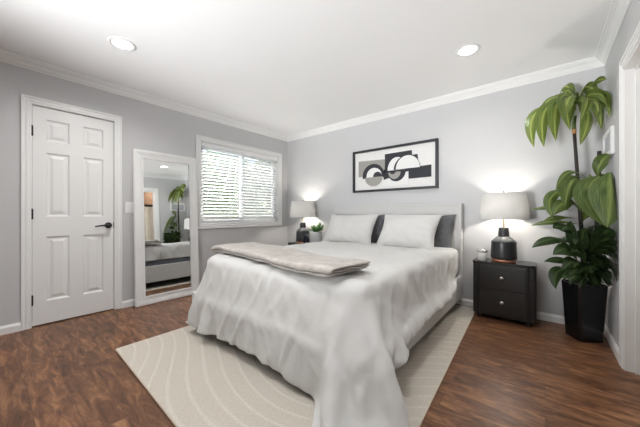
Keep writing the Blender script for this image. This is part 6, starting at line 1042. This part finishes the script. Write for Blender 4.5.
    ('base', (0.249, 3.14, 0.589), (0.246, 3.076, 0.655), (0.216, 3.011, 0.578), 0.06589602523146923, 33.21683702981649),
    ('base', (0.325, 3.14, 0.599), (0.315, 3.084, 0.613), (0.351, 3.027, 0.546), 0.05109286740485642, 22.621147391657612),
    ('base', (0.356, 3.14, 0.603), (0.346, 3.111, 0.563), (0.395, 3.082, 0.497), 0.06636776861351266, 10.72802581998353),
    ('base', (0.266, 3.14, 0.592), (0.263, 3.086, 0.608), (0.249, 3.032, 0.533), 0.07124543650893893, 41.611767280423805),
    ('base', (0.355, 3.14, 0.603), (0.34, 3.062, 0.653), (0.395, 2.983, 0.594), 0.06175597071997707, 52.59506937846893),
    ('base', (0.241, 3.14, 0.588), (0.242, 3.104, 0.559), (0.207, 3.068, 0.476), 0.05198162838153172, 51.813931615362485),
    ('base', (0.267, 3.14, 0.592), (0.261, 3.057, 0.661), (0.246, 2.974, 0.59), 0.07342187467346706, 55.533780869450666),
]

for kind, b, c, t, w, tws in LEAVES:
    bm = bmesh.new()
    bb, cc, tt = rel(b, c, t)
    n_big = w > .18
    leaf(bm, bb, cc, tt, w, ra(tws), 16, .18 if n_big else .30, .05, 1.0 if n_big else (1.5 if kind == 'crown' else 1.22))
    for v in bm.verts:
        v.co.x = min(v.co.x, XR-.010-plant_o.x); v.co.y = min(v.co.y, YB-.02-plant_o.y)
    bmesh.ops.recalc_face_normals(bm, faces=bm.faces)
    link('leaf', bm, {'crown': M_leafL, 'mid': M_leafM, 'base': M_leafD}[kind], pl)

# small potted plant and dark ornament on the far nightstand
sp_ = empty('small_potted_plant', (-2.77, 3.275, .5725), 'small bushy green plant in a pale ceramic pot beside the corner lamp', 'plant')
bm = bmesh.new(); lathe(bm, [(.070, 0), (.076, .006), (.090, .16), (.092, .200), (.085, .200), (.080, .178)], n=32); link('pot', bm, M_potw, sp_, True)
bm = bmesh.new(); lathe(bm, [(.080, .179), (.02, .190)], n=20); link('soil', bm, M_soil, sp_)
rng = random.Random(9)
for k in range(30):
    a = rng.uniform(0, 2*PI); e = rng.uniform(.25, 1.35); ln_ = rng.uniform(.09, .165)
    b = Vector((.02*math.cos(a), (.02*math.sin(a)), .185))
    t = b + Vector((math.cos(a)*math.cos(e), math.sin(a)*math.cos(e), math.sin(e)))*ln_*1.05
    c = (b+t)/2 + Vector((0, 0, .035))
    bm = bmesh.new(); leaf(bm, b, c, t, rng.uniform(.04, .065), rng.uniform(-.5, .5), 8); link('leaf', bm, M_leafS, sp_)
oo = empty('ornament', (-2.92, 3.215, .5725), 'small dark blue arched ornament between the corner lamp and the small potted plant', 'ornament')
bm = bmesh.new(); tube(bm, [(-.038, 0, .0), (-.040, 0, .06), (-.030, 0, .115), (0, 0, .145), (.030, 0, .115), (.040, 0, .06), (.038, 0, .0)], [.020, .019, .018, .017, .018, .019, .020], 12)
link('arch', bm, M_navy, oo, True)

# ------------------------------------------------------------------ framed picture
pic = empty('framed_picture', (-1.608, YB, 1.365), 'wide black-framed abstract picture of cut paper shapes above the headboard', 'picture')
X0, X1, H_ = -.606, .606, .604
bm = bmesh.new()
w = .030
box(bm, X0, X0+w, -.042, -.001, 0, H_, .002, 1); box(bm, X1-w, X1, -.042, -.001, 0, H_, .002, 1)
box(bm, X0+w, X1-w, -.042, -.001, 0, w, .002, 1); box(bm, X0+w, X1-w, -.042, -.001, H_-w, H_, .002, 1)
link('frame', bm, M_artb, pic)
link('backing_board', boxes((X0+w, X1-w, -.012, -.002, w, H_-w)), M_mat, pic)
def paper(pts, lvl, m):
    """flat cut paper piece, pts in wall coordinates (x, z), stacked lvl layers proud of the board"""
    bm = bmesh.new(); y1 = -.012 - .0035*lvl
    prism(bm, [(p[0]+1.608, p[1]-1.365) for p in pts], lambda p, k: (p[0], (y1+.0030, y1)[k], p[1]))
    return link('paper_shape', bm, m, pic)
def arc(cx, cz, rx, rz, a0, a1, n=24):
    return [(cx+rx*math.cos(ra(a0+(a1-a0)*k/n)), cz+rz*math.sin(ra(a0+(a1-a0)*k/n))) for k in range(n+1)]
paper([(-2.125, 1.590), (-1.700, 1.612), (-1.700, 1.805), (-2.125, 1.820)], 1, M_paperg)
paper([(-1.725, 1.520), (-1.55, 1.520), (-1.55, 1.60), (-1.235, 1.60), (-1.255, 1.815), (-1.325, 1.815), (-1.330, 1.876), (-1.706, 1.873), (-1.706, 1.66), (-1.725, 1.66)], 1, M_paperd)
paper([(-1.42, 1.508), (-1.083, 1.512), (-1.083, 1.662), (-1.42, 1.650)], 2, M_paperd)
paper([(-1.74, 1.424), (-1.37, 1.437), (-1.372, 1.605), (-1.42, 1.60), (-1.74, 1.512)], 3, M_paperw)
paper(arc(-1.885, 1.592, .170, .168, 0, 180)+[(-2.055, 1.56), (-1.97, 1.56), (-1.80, 1.56), (-1.715, 1.56)], 2, M_paperd)
paper(arc(-1.870, 1.590, .118, .112, 0, 180)+[(-1.99, 1.565), (-1.75, 1.565)], 3, M_paperw)
paper(arc(-1.815, 1.572, .068, .070, 0, 180), 4, M_paperd)
paper(arc(-1.875, 1.572, .138, .128, 180, 360), 4, M_paperg)
paper(arc(-1.53, 1.640, .135, .172, 0, 180), 2, M_paperw)
paper(arc(-1.395, 1.642, .178, .176, 0, 180), 3, M_paperd)
paper(arc(-1.383, 1.645, .160, .170, 0, 180), 4, M_paperw)
paper(arc(-1.535, 1.622, .128, .135, 180, 360), 4, M_paperd)
paper(arc(-1.560, 1.612, .085, .092, 180, 360)+[(-1.52, 1.617)], 5, M_paperg)
paper(arc(-1.585, 1.625, .042, .040, 180, 360), 6, M_paperd)

# ------------------------------------------------------------------ leaning mirror
MY, MW, MH = 1.425, .730, 1.80
mi = empty('floor_mirror', (XL+.100, MY, .002), 'tall white-framed mirror leaning on the grey wall between the closet door and window', 'mirror')
mi.rotation_euler = (0, ra(-2.8), 0)
bm = bmesh.new()
for (o_, i_, d) in ((0, .100, .018), (.004, .034, .034), (.034, .052, .028), (.052, .072, .022), (.080, .100, .026)):
    ring(bm, -.012, d-.012, -MW/2+o_, MW/2-o_, o_, MH-o_, i_-o_)
link('frame', bm, M_mframe, mi)
link('glass', boxes((-.006, .001, -MW/2+.098, MW/2-.098, .098, MH-.098)), M_mirror, mi)
link('back_panel', boxes((-.0215, -.0125, -MW/2+.01, MW/2-.01, .01, MH-.01)), M_closetwood, mi)

# ------------------------------------------------------------------ the garden outside the window
tag(link('ground_outside', boxes((-14, XL-.25, -4, 12, -.5, -.3)), M_grass), kind=S)
def shrub(x, y, h, r, seed, label):
    t = empty('garden_shrub', (x, y, -.3), label, 'shrub', 'shrubs outside the window')
    rng = random.Random(seed); bm = bmesh.new()
    uv = bm.loops.layers.uv.verify()
    for k in range(3600):
        a = rng.uniform(0, 2*PI); z = rng.uniform(.08, 1)
        rr = r*math.sqrt(rng.uniform(.25, 1))*(math.sin(PI*min(1, z*.8+.15))**.5)
        p = Vector((rr*math.cos(a), rr*math.sin(a), z*h))
        d = Vector((rng.gauss(0, 1), rng.gauss(0, 1), rng.gauss(.3, .7))).normalized(); s = rng.uniform(.09, .20)
        sd = d.cross(Vector((rng.gauss(0, 1), rng.gauss(0, 1), rng.gauss(0, 1)))).normalized()*s*.42
        q = [p, p+d*s*.5+sd, p+d*s, p+d*s*.5-sd]
        f = bm.faces.new([bm.verts.new(v) for v in q])
        for lp, u in zip(f.loops, ((.5, 0), (0, .5), (.5, 1), (1, .5))): lp[uv].uv = u
    link('foliage', bm, M_hedge, t)
    bm = bmesh.new()
    for k in range(5):
        a = k*1.3+seed; tube(bm, [(0, 0, 0), (.1*math.cos(a), .1*math.sin(a), h*.35), (r*.5*math.cos(a), r*.5*math.sin(a), h*.75)], [.05, .035, .012], 7)
    link('stem', bm, M_bark, t)
for x, y, h, r, sd, lb in ((-5.5, 1.75, 2.5, .8, 1, 'leafy green shrub outside behind the left end of the window blind'),
                           (-5.9, 3.6, 2.8, .85, 2, 'leafy green shrub outside behind the middle of the window blind'),
                           (-6.1, 5.45, 3.2, .9, 3, 'leafy green shrub outside behind the right half of the window blind'),
                           (-6.6, 7.6, 3.6, 1.0, 4, 'leafy green shrub outside farthest right beyond the window blind')):
    shrub(x, y, h, r, sd, lb)
